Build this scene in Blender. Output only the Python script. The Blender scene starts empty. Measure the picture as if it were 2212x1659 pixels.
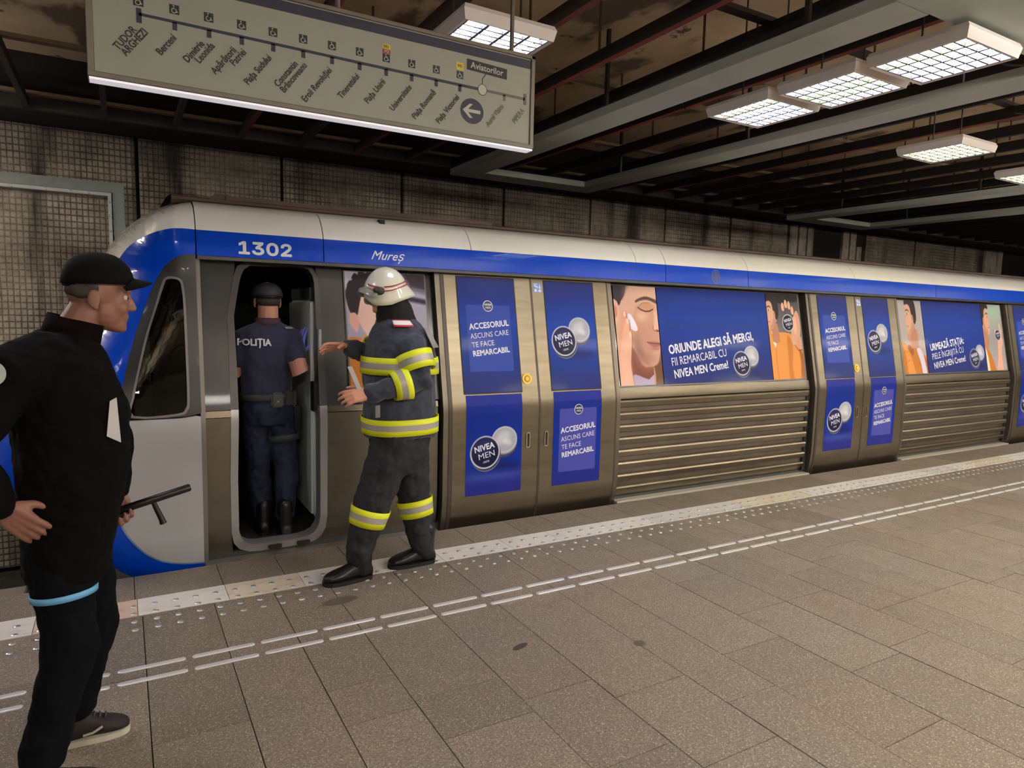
import bpy, bmesh, math, random
import numpy as np
from mathutils import Vector, Matrix, Quaternion
random.seed(7); np.random.seed(7)
PI = math.pi
C = bpy.context.scene.collection
SC = bpy.context.scene

# ------------------------------------------------------------------ camera
cam_d = bpy.data.cameras.new('camera'); cam = bpy.data.objects.new('camera', cam_d); C.objects.link(cam)
cam_d.sensor_fit = 'HORIZONTAL'; cam_d.sensor_width = 36.0; cam_d.lens = 1461.8 * 36.0 / 2212.0
cam_d.clip_start = 0.05; cam_d.clip_end = 100
yaw, pitch, roll = -0.524576784, -0.104659436, 0.0240584783
Mr = (Matrix.Rotation(yaw, 3, 'Z') @ Matrix.Rotation(pitch, 3, 'X') @ Matrix.Rotation(PI/2, 3, 'X') @ Matrix.Rotation(roll, 3, 'Z'))
cam.matrix_world = Matrix.Translation((0, 0, 1.6)) @ Mr.to_4x4()
SC.camera = cam
# ------------------------------------------------------------------ world, exposure
w = bpy.data.worlds.new('world'); SC.world = w; w.use_nodes = True
w.node_tree.nodes['Background'].inputs[0].default_value = (0.75, 0.8, 0.85, 1)
w.node_tree.nodes['Background'].inputs[1].default_value = 0.012
SC.view_settings.view_transform = 'Standard'; SC.view_settings.look = 'None'
SC.view_settings.gamma = 1.0; SC.view_settings.use_curve_mapping = False
SC.view_settings.exposure = 1.75
SC.cycles.use_denoising = True
SC.cycles.max_bounces = 7; SC.cycles.diffuse_bounces = 4; SC.cycles.glossy_bounces = 4
SC.cycles.sample_clamp_indirect = 6.0
LAMP_POWER = 9.0; FILL_POWER = 20.0

# ------------------------------------------------------------------ helpers
def lin(c):
    return tuple((v/255.0/12.92 if v/255.0 <= 0.04045 else ((v/255.0+0.055)/1.055)**2.4) for v in c)
MATS = {}
def mat(name, rgb, rough=0.5, metal=0.0, **k):
    if name in MATS: return MATS[name]
    m = bpy.data.materials.new(name); m.use_nodes = True
    nt = m.node_tree; b = nt.nodes['Principled BSDF']
    col = lin(rgb)
    b.inputs['Base Color'].default_value = (*col, 1)
    b.inputs['Roughness'].default_value = rough; b.inputs['Metallic'].default_value = metal
    if 'coat' in k: b.inputs['Coat Weight'].default_value = k['coat']; b.inputs['Coat Roughness'].default_value = k.get('coat_rough', .04)
    if 'spec' in k: b.inputs['Specular IOR Level'].default_value = k['spec']
    if 'sheen' in k: b.inputs['Sheen Weight'].default_value = k['sheen']
    if 'sss' in k:
        b.inputs['Subsurface Weight'].default_value = k['sss']; b.inputs['Subsurface Radius'].default_value = (1, .35, .2); b.inputs['Subsurface Scale'].default_value = .01
    if 'emit' in k:
        b.inputs['Emission Color'].default_value = (*lin(k.get('ecol', rgb)), 1); b.inputs['Emission Strength'].default_value = k['emit']
    var = k.get('var')          # (scale xyz, amount, second colour)
    if var or k.get('bump') or k.get('objrand'):
        geo = nt.nodes.new('ShaderNodeNewGeometry'); mp = nt.nodes.new('ShaderNodeMapping')
        nt.links.new(geo.outputs['Position'], mp.inputs['Vector'])
    if var:
        sc, amt, rgb2 = var
        mp.inputs['Scale'].default_value = sc
        nz = nt.nodes.new('ShaderNodeTexNoise'); nz.inputs['Scale'].default_value = 1; nz.inputs['Detail'].default_value = 6; nz.inputs['Roughness'].default_value = .62
        nt.links.new(mp.outputs[0], nz.inputs['Vector'])
        rp = nt.nodes.new('ShaderNodeMapRange'); rp.inputs[1].default_value = .42; rp.inputs[2].default_value = .68; rp.inputs[4].default_value = amt
        nt.links.new(nz.outputs['Fac'], rp.inputs[0])
        mx = nt.nodes.new('ShaderNodeMix'); mx.data_type = 'RGBA'; mx.inputs[6].default_value = (*col, 1); mx.inputs[7].default_value = (*lin(rgb2), 1)
        nt.links.new(rp.outputs[0], mx.inputs[0]); nt.links.new(mx.outputs[2], b.inputs['Base Color'])
    if k.get('bump'):
        sc, st, dist = k['bump']
        n2 = nt.nodes.new('ShaderNodeTexNoise'); n2.inputs['Scale'].default_value = sc; n2.inputs['Detail'].default_value = 5
        nt.links.new(geo.outputs['Position'], n2.inputs['Vector'])
        bp = nt.nodes.new('ShaderNodeBump'); bp.inputs['Strength'].default_value = st; bp.inputs['Distance'].default_value = dist
        nt.links.new(n2.outputs['Fac'], bp.inputs['Height']); nt.links.new(bp.outputs[0], b.inputs['Normal'])
    MATS[name] = m; return m
W = {}
def link(name, me, parent=None, loc=(0, 0, 0), scale=None, rot=None):
    o = bpy.data.objects.new(name, me); C.objects.link(o)
    o.location = loc
    if scale: o.scale = scale
    if rot: o.rotation_euler = rot
    mw = Matrix.Translation(loc)
    W[o.name] = mw
    if parent:
        o.parent = parent; o.matrix_parent_inverse = W[parent.name].inverted()
    return o
def thing(name, label, cat, loc=(0, 0, 0), group=None):
    o = link(name, None, None, loc); o.empty_display_size = .1
    o['label'] = label; o['category'] = cat
    if group: o['group'] = group
    return o
def tag(o, label, cat, group=None):
    o['label'] = label; o['category'] = cat
    if group: o['group'] = group
    return o
def mesh(name, V, F, mats, mi=None, smooth=False):
    me = bpy.data.meshes.new(name); me.from_pydata([tuple(v) for v in V], [], F); me.update()
    for m in (mats if isinstance(mats, (list, tuple)) else [mats]): me.materials.append(m)
    if mi: me.polygons.foreach_set('material_index', mi)
    if smooth: me.polygons.foreach_set('use_smooth', [True]*len(me.polygons))
    return me
class MB:
    def __init__(s): s.V = []; s.F = []; s.M = []
    def add(s, V, F, m=0):
        n = len(s.V); s.V += [tuple(v) for v in V]; s.F += [tuple(i+n for i in f) for f in F]; s.M += [m]*len(F)
    def box(s, a, b, m=0):
        x0, y0, z0 = a; x1, y1, z1 = b
        s.add([(x0,y0,z0),(x1,y0,z0),(x1,y1,z0),(x0,y1,z0),(x0,y0,z1),(x1,y0,z1),(x1,y1,z1),(x0,y1,z1)],
              [(0,3,2,1),(4,5,6,7),(0,1,5,4),(1,2,6,5),(2,3,7,6),(3,0,4,7)], m)
    def tube(s, pts, r, n=8, m=0, caps=True):
        pts = [Vector(p) for p in pts]; rs = r if isinstance(r, (list, tuple)) else [r]*len(pts)
        t0 = (pts[1]-pts[0]).normalized(); up = Vector((0, 0, 1)) if abs(t0.z) < .9 else Vector((1, 0, 0))
        a = t0.cross(up).normalized(); V = []; F = []
        for i, p in enumerate(pts):
            t = (pts[min(i+1, len(pts)-1)] - pts[max(i-1, 0)]).normalized()
            a = (a - t*a.dot(t)).normalized(); b = t.cross(a)
            for k in range(n):
                an = 2*PI*k/n; V.append(p + a*math.cos(an)*rs[i] + b*math.sin(an)*rs[i])
        for i in range(len(pts)-1):
            for k in range(n):
                F.append((i*n+k, i*n+(k+1) % n, (i+1)*n+(k+1) % n, (i+1)*n+k))
        if caps: F.append(tuple(range(n))[::-1]); F.append(tuple((len(pts)-1)*n+k for k in range(n)))
        s.add(V, F, m)
    def build(s, name, mats, parent=None, smooth=False, loc=(0,0,0)):
        me = mesh(name, s.V, s.F, mats, s.M, smooth)
        bm = bmesh.new(); bm.from_mesh(me); bmesh.ops.recalc_face_normals(bm, faces=bm.faces); bm.to_mesh(me); bm.free()
        if smooth: shade_auto(me)
        return link(name, me, parent, loc)
def shade_auto(me, ang=40):
    me.polygons.foreach_set('use_smooth', [True]*len(me.polygons))
    bm = bmesh.new(); bm.from_mesh(me)
    for e in bm.edges:
        if len(e.link_faces) == 2 and e.calc_face_angle(0) > math.radians(ang): e.smooth = False
    bm.to_mesh(me); bm.free()
def box(name, a, b, m, parent=None, bev=0, kind=None, seg=2):
    mb = MB(); mb.box(a, b); me = mesh(name, mb.V, mb.F, m)
    if bev:
        bm = bmesh.new(); bm.from_mesh(me); bmesh.ops.bevel(bm, geom=bm.edges[:], offset=bev, segments=seg, affect='EDGES'); bm.to_mesh(me); bm.free(); shade_auto(me)
    o = link(name, me, parent)
    if kind: o['kind'] = kind
    return o
def pw(x, pts):
    if x <= pts[0][0]: return pts[0][1]
    for (a, b), (c, d) in zip(pts, pts[1:]):
        if x <= c: return b+(d-b)*(x-a)/(c-a)
    return pts[-1][1]
def spw(x, pts):
    n = len(pts)
    if x <= pts[0][0]: return pts[0][1]
    if x >= pts[-1][0]: return pts[-1][1]
    for i in range(n-1):
        if x <= pts[i+1][0]:
            x0, y0 = pts[i]; x1, y1 = pts[i+1]; h = x1-x0; t = (x-x0)/h
            def sl(j):
                if j == 0: return (pts[1][1]-pts[0][1])/(pts[1][0]-pts[0][0])
                if j == n-1: return (pts[-1][1]-pts[-2][1])/(pts[-1][0]-pts[-2][0])
                return (pts[j+1][1]-pts[j-1][1])/(pts[j+1][0]-pts[j-1][0])
            m0 = sl(i)*h; m1 = sl(i+1)*h
            return (2*t**3-3*t*t+1)*y0+(t**3-2*t*t+t)*m0+(-2*t**3+3*t*t)*y1+(t**3-t*t)*m1
def smooth_poly(P, n=5, closed=True):   # Catmull-Rom through points
    out = []; N = len(P)
    for i in range(N if closed else N-1):
        g = (lambda j: P[j % N]) if closed else (lambda j: P[max(0, min(N-1, j))])
        p0, p1, p2, p3 = g(i-1), g(i), g(i+1), g(i+2)
        for k in range(n):
            t = k/n
            out.append(tuple(.5*((2*p1[c])+(-p0[c]+p2[c])*t+(2*p0[c]-5*p1[c]+4*p2[c]-p3[c])*t*t+(-p0[c]+3*p1[c]-3*p2[c]+p3[c])*t**3) for c in (0, 1)))
    if not closed: out.append(P[-1])
    return out
def rrect(x0, z0, x1, z1, r, n=5):
    P = []
    rr = r if isinstance(r, (list, tuple)) else [r]*4       # bl, br, tr, tl
    for (cx, cz, a0, q) in ((x0+rr[0], z0+rr[0], PI, rr[0]), (x1-rr[1], z0+rr[1], 1.5*PI, rr[1]), (x1-rr[2], z1-rr[2], 0, rr[2]), (x0+rr[3], z1-rr[3], .5*PI, rr[3])):
        if q < 1e-5: P.append((cx, cz)); continue
        for k in range(n+1):
            a = a0 + .5*PI*k/n; P.append((cx+q*math.cos(a), cz+q*math.sin(a)))
    return P
def ell(cx, cz, rx, rz, n=32, rot=0):
    return [(cx+rx*math.cos(2*PI*k/n)*math.cos(rot)-rz*math.sin(2*PI*k/n)*math.sin(rot), cz+rx*math.cos(2*PI*k/n)*math.sin(rot)+rz*math.sin(2*PI*k/n)*math.cos(rot)) for k in range(n)]
def fill2d(loops, xs=(), zs=()):
    bm = bmesh.new()
    for L in loops:
        vs = [bm.verts.new((x, 0, z)) for x, z in L]
        for i in range(len(vs)): bm.edges.new((vs[i], vs[(i+1) % len(vs)]))
    bmesh.ops.triangle_fill(bm, use_beauty=True, use_dissolve=False, edges=bm.edges[:], normal=(0, -1, 0))
    for x in xs: bmesh.ops.bisect_plane(bm, geom=bm.verts[:]+bm.edges[:]+bm.faces[:], plane_co=(x, 0, 0), plane_no=(1, 0, 0))
    for z in zs: bmesh.ops.bisect_plane(bm, geom=bm.verts[:]+bm.edges[:]+bm.faces[:], plane_co=(0, 0, z), plane_no=(0, 0, 1))
    for f in bm.faces:
        f.normal_update()
        if f.normal.y > 0: f.normal_flip()
    return bm
def panel(name, loops, surf, m, parent, th=.02, off=0.0, xs=(), zs=(), smooth=True, flat=False):
    if not isinstance(loops[0][0], (list, tuple)): loops = [loops]
    X = [p[0] for L in loops for p in L]; Z = [p[1] for L in loops for p in L]
    kz = [z for z in zs if min(Z) < z < max(Z)]; kx = [x for x in xs if min(X) < x < max(X)]
    bm = fill2d(loops, kx, kz)
    bmesh.ops.remove_doubles(bm, verts=bm.verts[:], dist=1e-6)
    bm.verts.index_update()
    V = [(v.co.x, surf(v.co.x, v.co.z)+off, v.co.z) for v in bm.verts]; F = [tuple(v.index for v in f.verts) for f in bm.faces]
    if not flat:
        n = len(V); V += [(x, y+th, z) for x, y, z in V]
        F2 = [tuple(i+n for i in reversed(f)) for f in F]
        for e in bm.edges:
            if len(e.link_faces) == 1:
                f = e.link_faces[0]; a, b = e.verts[0].index, e.verts[1].index
                idx = [v.index for v in f.verts]; i = idx.index(a)
                if idx[(i+1) % len(idx)] != b: a, b = b, a
                F2.append((b, a, a+n, b+n))
        F += F2
    bm.free()
    me = mesh(name, V, F, m)
    if smooth: shade_auto(me, 30)
    return link(name, me, parent)
DOORP = [(-.25,4.60),(-.1,4.545),(0,4.515),(.08,4.495),(.2,4.482),(.3,4.48),(.84,4.48),(.9,4.484),(.98,4.50),(1.9,4.69),(1.95,4.70)]
DZ = [-.1,0,.04,.08,.14,.2,.3,.84,.87,.9,.94,.98]
def door_s(x, z): return pw(z, DOORP)
def body_s(x, z): return pw(z, DOORP)+.05
ROOFP = [(1.85,4.615),(1.91,4.62),(2.06,4.636),(2.1,4.65),(2.14,4.676),(2.18,4.708),(2.21,4.742),(2.235,4.785),(2.255,4.84),(2.27,4.90),(2.30,5.2),(2.32,6.03)]
RZ = [1.98,2.06,2.08,2.1,2.12,2.14,2.16,2.18,2.2,2.21,2.22,2.235,2.245,2.255,2.265]
def roof_s(x, z): return pw(z, ROOFP)
XFP = [(-.3,-.40),(0,-.62),(.3,-.85),(.6,-.90),(.9,-.76),(1.2,-.52),(1.5,-.31),(1.8,-.17),(1.97,-.09),(2.09,.01),(2.2,.13),(2.25,.21),(2.3,.36)]
SIDEP = [(-.25,4.60),(-.1,4.52),(0,4.49),(.15,4.482),(.84,4.48),(.98,4.50),(1.75,4.622),(1.85,4.63),(1.95,4.628),(2.06,4.636),(2.1,4.65),(2.14,4.676),(2.18,4.708),(2.21,4.742),(2.235,4.785),(2.255,4.84),(2.27,4.90),(2.30,5.2)]
def nose_t(x, z):
    xf = spw(z, XFP); L = .60+0.3*max(0, min(1, (1.6-z)))-.34*max(0, min(1, (z-1.8)/.35))
    return min(1, max(0, (xf+L-x)/L)), xf, L
def nose_s(x, z):
    t, xf, L = nose_t(x, z); b = pw(z, SIDEP)
    return b+(6.03-b)*(1-(1-t**2.3)**(1/2.3))
NX = [-.9+.05*k for k in range(27)]; NZ = [-.1+.05*k for k in range(48)]
try: FONT = bpy.data.fonts.load(bpy.utils.resource_path('LOCAL')+'/datafiles/fonts/Inter.woff2')   # the sans that ships inside Blender
except Exception: FONT = None
def text(name, body, x, z, size, surf, m, parent, ang=0, bold=0, align='LEFT', off=-.0015, sx=1.0, shear=0, res=2, frame=None, width=None, font=False):
    c = bpy.data.curves.new('t', 'FONT'); c.body = body; c.size = size
    if FONT and font: c.font = FONT
    c.align_x = align; c.resolution_u = res; c.shear = shear
    c.space_line = .85
    o = bpy.data.objects.new('t', c); C.objects.link(o); bpy.context.view_layer.update()
    me = bpy.data.meshes.new_from_object(o.evaluated_get(bpy.context.evaluated_depsgraph_get()))
    bpy.data.objects.remove(o); bpy.data.curves.remove(c)
    n = len(me.vertices); co = np.empty(n*3); me.vertices.foreach_get('co', co); co = co.reshape(-1, 3)
    if width:
        w0 = co[:, 0].max()-co[:, 0].min(); sx = width/w0
        if align == 'LEFT': co[:, 0] -= co[:, 0].min()
    ca, sa = math.cos(ang), math.sin(ang)
    u = co[:, 0]*sx; v = co[:, 1]
    X = x+u*ca-v*sa; Z = z+u*sa+v*ca
    if frame: P = [frame(a, b) for a, b in zip(X, Z)]
    else: P = [(a, surf(a, b)+off, b) for a, b in zip(X, Z)]
    me.vertices.foreach_set('co', np.array(P).ravel()); me.update()
    if bold:      # heavier strokes: the same outline laid down again, shifted round a small circle
        P = np.array(P); b_ = bold*size; Fs = [tuple(q.vertices) for q in me.polygons]; VV = []; FF = []
        for k in range(8 if bold > .02 else 6):
            an = 2*PI*k/(8 if bold > .02 else 6); Xk = X+b_*math.cos(an); Zk = Z+b_*math.sin(an)
            Pk = [frame(a, b) for a, b in zip(Xk, Zk)] if frame else [(a, surf(a, b)+off, b) for a, b in zip(Xk, Zk)]
            Pk = [(a, b-k*1e-4, c_) for a, b, c_ in Pk]
            VV += [tuple(q) for q in Pk]; FF += [tuple(i+k*n for i in f) for f in Fs]
        me = mesh(name, VV, FF, m)
    me.materials.clear(); me.materials.append(m)
    me.name = name
    return link(name, me, parent)
def flat_s(y): return lambda x, z: y
# ------------------------------------------------------------------ materials
STEEL = mat('brushed_steel', (124,114,97), .35, .92, var=((1.5,1.5,14), .5, (98,89,74)), bump=(60, .05, .002))
STEEL_D = mat('dull_steel', (118,110,98), .42, .8, var=((3,3,3), .6, (92,84,74)))
RUBBER = mat('black_rubber', (26,24,23), .6)
SEAMG = mat('door_gasket', (72,62,55), .45, .3)
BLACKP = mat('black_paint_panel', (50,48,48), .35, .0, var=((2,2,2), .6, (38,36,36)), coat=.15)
WHITEP = mat('white_train_paint', (240,239,232), .16, 0, coat=.8, coat_rough=.03)
BLUEP = mat('blue_train_paint', (0,68,198), .25, 0, coat=.3, coat_rough=.03, spec=.12)
SILVERP = mat('silver_grey_paint', (176,176,178), .28, .15, coat=.5)
FRAMEP = mat('aluminium_door_frame', (170,168,168), .35, .5)
ROOFB = mat('brown_grimy_roof', (88,70,62), .7, 0, var=((2,6,6), .7, (52,42,38)))
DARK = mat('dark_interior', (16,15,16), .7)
WHITEL = mat('white_lettering', (228,230,236), .4)
# ================================================================== setting
def nt_new(name):
    m = bpy.data.materials.new(name); m.use_nodes = True; return m, m.node_tree, m.node_tree.nodes['Principled BSDF']
def N(nt, t, **k):
    n = nt.nodes.new(t)
    for a, v in k.items(): setattr(n, a, v)
    return n
def mixc(nt, fac, a, b, blend='MIX'):
    n = N(nt, 'ShaderNodeMix', data_type='RGBA', blend_type=blend)
    for s, v in ((0, fac), (6, a), (7, b)):
        if isinstance(v, (int, float)): n.inputs[s].default_value = v
        elif isinstance(v, tuple): n.inputs[s].default_value = (*v, 1)
        else: nt.links.new(v, n.inputs[s])
    return n.outputs[2]
def rng(nt, src, a, b, c=0., d=1.):
    n = N(nt, 'ShaderNodeMapRange'); n.inputs[1].default_value = a; n.inputs[2].default_value = b; n.inputs[3].default_value = c; n.inputs[4].default_value = d
    nt.links.new(src, n.inputs[0]); return n.outputs[0]
def noise(nt, src, scale, det=4, rough=.5, typ='ShaderNodeTexNoise', sc=None):
    if sc:
        mp = N(nt, 'ShaderNodeMapping'); mp.inputs['Scale'].default_value = sc; nt.links.new(src, mp.inputs[0]); src = mp.outputs[0]
    n = N(nt, typ); n.inputs['Scale'].default_value = scale
    if typ == 'ShaderNodeTexNoise': n.inputs['Detail'].default_value = det; n.inputs['Roughness'].default_value = rough
    nt.links.new(src, n.inputs['Vector']); return n
def terrazzo():
    m, nt, b = nt_new('terrazzo_paving'); g = N(nt, 'ShaderNodeNewGeometry').outputs['Position']; oi = N(nt, 'ShaderNodeObjectInfo')
    base = mixc(nt, oi.outputs['Random'], lin((128, 115, 100)), lin((148, 134, 118)))
    n1 = noise(nt, g, 1.1, 5, .6); base = mixc(nt, rng(nt, n1.outputs['Fac'], .35, .7, 0, .55), base, lin((128, 122, 114)))
    n2 = noise(nt, g, 95, 3, .7); base = mixc(nt, rng(nt, n2.outputs['Fac'], .42, .62, 0, .55), base, lin((62, 54, 46)))
    v = noise(nt, g, 105, typ='ShaderNodeTexVoronoi'); chip = rng(nt, v.outputs['Distance'], .16, .30, 1, 0)
    sel = rng(nt, v.outputs['Color'], .40, .44); mm = N(nt, 'ShaderNodeMath', operation='MULTIPLY'); nt.links.new(chip, mm.inputs[0]); nt.links.new(sel, mm.inputs[1])
    base = mixc(nt, mm.outputs[0], base, lin((196, 184, 164)))
    v2 = noise(nt, g, 48, typ='ShaderNodeTexVoronoi'); chip2 = rng(nt, v2.outputs['Distance'], .12, .2, 1, 0)
    sel2 = rng(nt, v2.outputs['Color'], .6, .64); m2 = N(nt, 'ShaderNodeMath', operation='MULTIPLY'); nt.links.new(chip2, m2.inputs[0]); nt.links.new(sel2, m2.inputs[1])
    base = mixc(nt, m2.outputs[0], base, lin((170, 162, 150)))
    n3 = noise(nt, g, 3.2, 6, .7); base = mixc(nt, rng(nt, n3.outputs['Fac'], .60, .72, 0, .35), base, lin((84, 74, 64)))
    nt.links.new(base, b.inputs['Base Color'])
    nt.links.new(rng(nt, noise(nt, g, 6, 5, .7).outputs['Fac'], .3, .7, .36, .6), b.inputs['Roughness'])
    b.inputs['Specular IOR Level'].default_value = .5
    return m
TERR = terrazzo()
def marble(name, a, c):
    m, nt, b = nt_new(name); g = N(nt, 'ShaderNodeNewGeometry').outputs['Position']
    n = noise(nt, g, 5, 6, .7, sc=(1, 4, 1)); nt.links.new(mixc(nt, rng(nt, n.outputs['Fac'], .52, .62, 0, .6), lin(a), lin(c)), b.inputs['Base Color'])
    b.inputs['Roughness'].default_value = .32; return m
MARB = [marble('white_marble', (222,218,212), (200,196,190)), marble('cream_marble', (214,202,180), (186,166,138)), marble('pink_marble', (216,188,168), (176,140,118)), marble('grey_white_marble', (206,204,200), (180,176,170))]
GROUT = mat('dark_grout', (44,38,33), .9)
CONC = mat('concrete', (120,112,102), .85, 0, var=((1.5,1.5,1.5), .7, (80,74,66)), bump=(30,.4,.01))
STUDM = mat('stainless_stud', (222,221,220), .28, .8)

floor = box('floor', (-6, -5.0, -1.3), (22, 4.425, -.006), GROUT, kind='structure')
unit = MB(); unit.box((0, 0, -.03), (1, 1, 0)); TILE = mesh('paving_slab', unit.V, unit.F, TERR)
TM = [mesh('marble_slab', unit.V, unit.F, m) for m in MARB]
g = .0022
xs_m = [.05, .39, .70, 1.0, 1.40, 1.755, 2.15, 2.445, 2.85, 3.24, 3.60, 3.93, 4.27, 4.62, 4.98]
xj = list(xs_m)
while xj[-1] < 19: xj.append(xj[-1]+random.uniform(.31, .40))
while xj[0] > -5: xj.insert(0, xj[0]-random.uniform(.31, .40))
known = {.05: [2.64], .39: [2.62], .70: [2.70, 2.425], 1.0: [2.465, 2.175], 1.40: [2.265], 1.755: [2.1], 2.15: [1.85], 2.445: [2.148, 1.357], 2.85: [2.9, 2.42], 3.24: [2.42, 1.819]}
rest = MB(); cnt = 0
for a, b_ in zip(xj, xj[1:]):
    ys = [3.842]; kn = known.get(round(a, 3), None)
    if kn: ys += kn
    while ys[-1] > -4.9: ys.append(max(-5.0, ys[-1]-random.choice((.58, .62, .66, .5, .8, .36))))
    for y1, y0 in zip(ys, ys[1:]):
        dz = random.uniform(-.0012, .0012)
        vis = (-1.3 < a < 7.6) and y1 > 1.0 + max(0, (a-3))*0.12 and y1 > .9 and not (a < 0 and y1 < 2.2)
        if vis and cnt < 230:
            cnt += 1; link('paving_slab', TILE, floor, (a+g, y0+g, dz), (b_-a-2*g, y1-y0-2*g, 1))
        else: rest.box((a+g, y0+g, -.03), (b_-g, y1-g, dz))
o = rest.build('paving', TERR, floor); o.name = 'paving'; o['kind'] = 'stuff'
xc = [-5, -4.4, -3.9, -3.4, -3.0, -2.5, -2.1, -1.7, -1.25, -.85, -.4, .02, .467, .811, 1.22, 1.66, 2.09, 2.51, 2.83, 3.17, 3.52, 3.95]
while xc[-1] < 19: xc.append(xc[-1]+random.uniform(.36, .46))
for a, b_ in zip(xc, xc[1:]):
    link('coping_slab', TILE, floor, (a+g, 4.072+g, 0), (b_-a-2*g, .353, 1))
xm = [-5, -4.5, -4, -3.6, -3.1, -2.7, -2.25, -1.8, -1.35, -.9, -.42, .03, .47, .88, 1.32]
while xm[-1] < 19: xm.append(xm[-1]+random.uniform(.36, .56))
for i, (a, b_) in enumerate(zip(xm, xm[1:])):
    k = 2 if abs(a+.42) < .01 else 0 if abs(a-.03) < .01 else 1 if abs(a-.47) < .01 else random.choice((0, 0, 0, 3, 1))
    link('marble_slab', TM[k], floor, (a+.0015, 3.8445, .0005), (b_-a-.003, .2255, 1))
# tactile studs
def dome(r, h, n=10, k=3):
    V = []; F = []
    for j in range(k):
        a = .5*PI*j/k
        for i in range(n): V.append((r*math.cos(a)*math.cos(2*PI*i/n), r*math.cos(a)*math.sin(2*PI*i/n), h*math.sin(a)))
    V.append((0, 0, h))
    for j in range(k-1):
        for i in range(n): F.append((j*n+i, j*n+(i+1) % n, (j+1)*n+(i+1) % n, (j+1)*n+i))
    for i in range(n): F.append(((k-1)*n+i, (k-1)*n+(i+1) % n, k*n))
    return V, F
dV, dF = dome(.0165, .006)
STUD = mesh('tactile_stud', dV, dF, STUDM, smooth=True)
far = MB(); cnt = 0
for i in range(-12, 180):
    x = .01+.1005*i
    for q, y in enumerate((3.975, 3.872, 3.772, 3.673)):
        if cnt < 300 and x > -.75:
            cnt += 1; link('tactile_stud', STUD, floor, (x+.0015*q, y, .0005))
        else: far.add([(v[0]+x, v[1]+y, v[2]+.0005) for v in dV], dF)
o = far.build('tactile_studs', STUDM, floor, True); o['kind'] = 'stuff'
# guide strips
def bar_mesh(L, w_, h):
    V = []; F = []; ring = []
    for (s, z) in ((1, 0), (.93, h*.7), (.72, h)):
        R = []
        for e in (0, 1):
            for k in range(6):
                an = PI/2+PI*k/5 + (PI if e else 0)
                cx = w_/2 if e == 0 else L-w_/2
                R.append((cx+w_/2*s*math.cos(an), w_/2*s*math.sin(an), z))
        ring.append(R)
    n = 12
    for R in ring: V += R
    for j in range(2):
        for i in range(n): F.append((j*n+i, j*n+(i+1) % n, (j+1)*n+(i+1) % n, (j+1)*n+i))
    F.append(tuple(2*n+i for i in range(n)))
    return mesh('guide_strip', V, F, mat('brushed_guide_strip', (222,221,220), .4, .5))
BAR = bar_mesh(.272, .030, .0055)
for i in range(-7, 56):
    link('guide_strip', BAR, floor, (-.062+.2965*i, 3.262, .0005)); link('guide_strip', BAR, floor, (-.062+.2965*i, 3.147, .0005))
box('platform_edge_face', (-6, 4.40, -1.3), (22, 4.428, -.05), CONC, floor)
# stains on the paving (flat)
ST = mat('damp_stain', (92,84,74), .4)
panel_f = lambda name, poly, m: link(name, mesh(name, [(x, y, .0016) for x, y in poly], [tuple(range(len(poly)))], m), floor)
panel_f('stain', ell(1.0, 3.56, .10, .045, 20, .1), ST); panel_f('stain', ell(1.62, 2.66, .05, .02, 14, .3), mat('dark_stain', (70,62,54), .5)); panel_f('stain', ell(2.16, 2.42, .03, .03, 14), ST)

# track pit and wall behind
box('track_bed', (-6, 4.43, -1.4), (22, 8.9, -1.25), mat('ballast', (58,54,50), .95, 0, var=((9,9,9), .9, (26,24,22)), bump=(25,1,.04)), None, kind='structure')
for y in (5.3, 6.74):
    mb = MB(); mb.box((-6, y-.06, -1.25), (22, y+.06, -1.22)); mb.box((-6, y-.01, -1.22), (22, y+.01, -1.12)); mb.box((-6, y-.035, -1.12), (22, y+.035, -1.08))
    tag(mb.build('running_rail', mat('rusty_rail', (96,84,74), .5, .6)), 'steel running rail on the track bed %s the train' % ('on the platform side, under' if y < 6 else 'on the wall side, under'), 'rail')
cv = thing('rail_cover', 'pale grey cover board beside the track, left of the train nose', 'cover', (-1.5, 4.85, -1.25))
box('board', (-4, 4.72, -.20), (-.55, 4.98, -.15), CONC, cv, .006)
for x in (-3.6, -2.6, -1.6, -.7): box('bracket', (x-.03, 4.82, -1.25), (x+.03, 4.9, -.20), CONC, cv)

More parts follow.
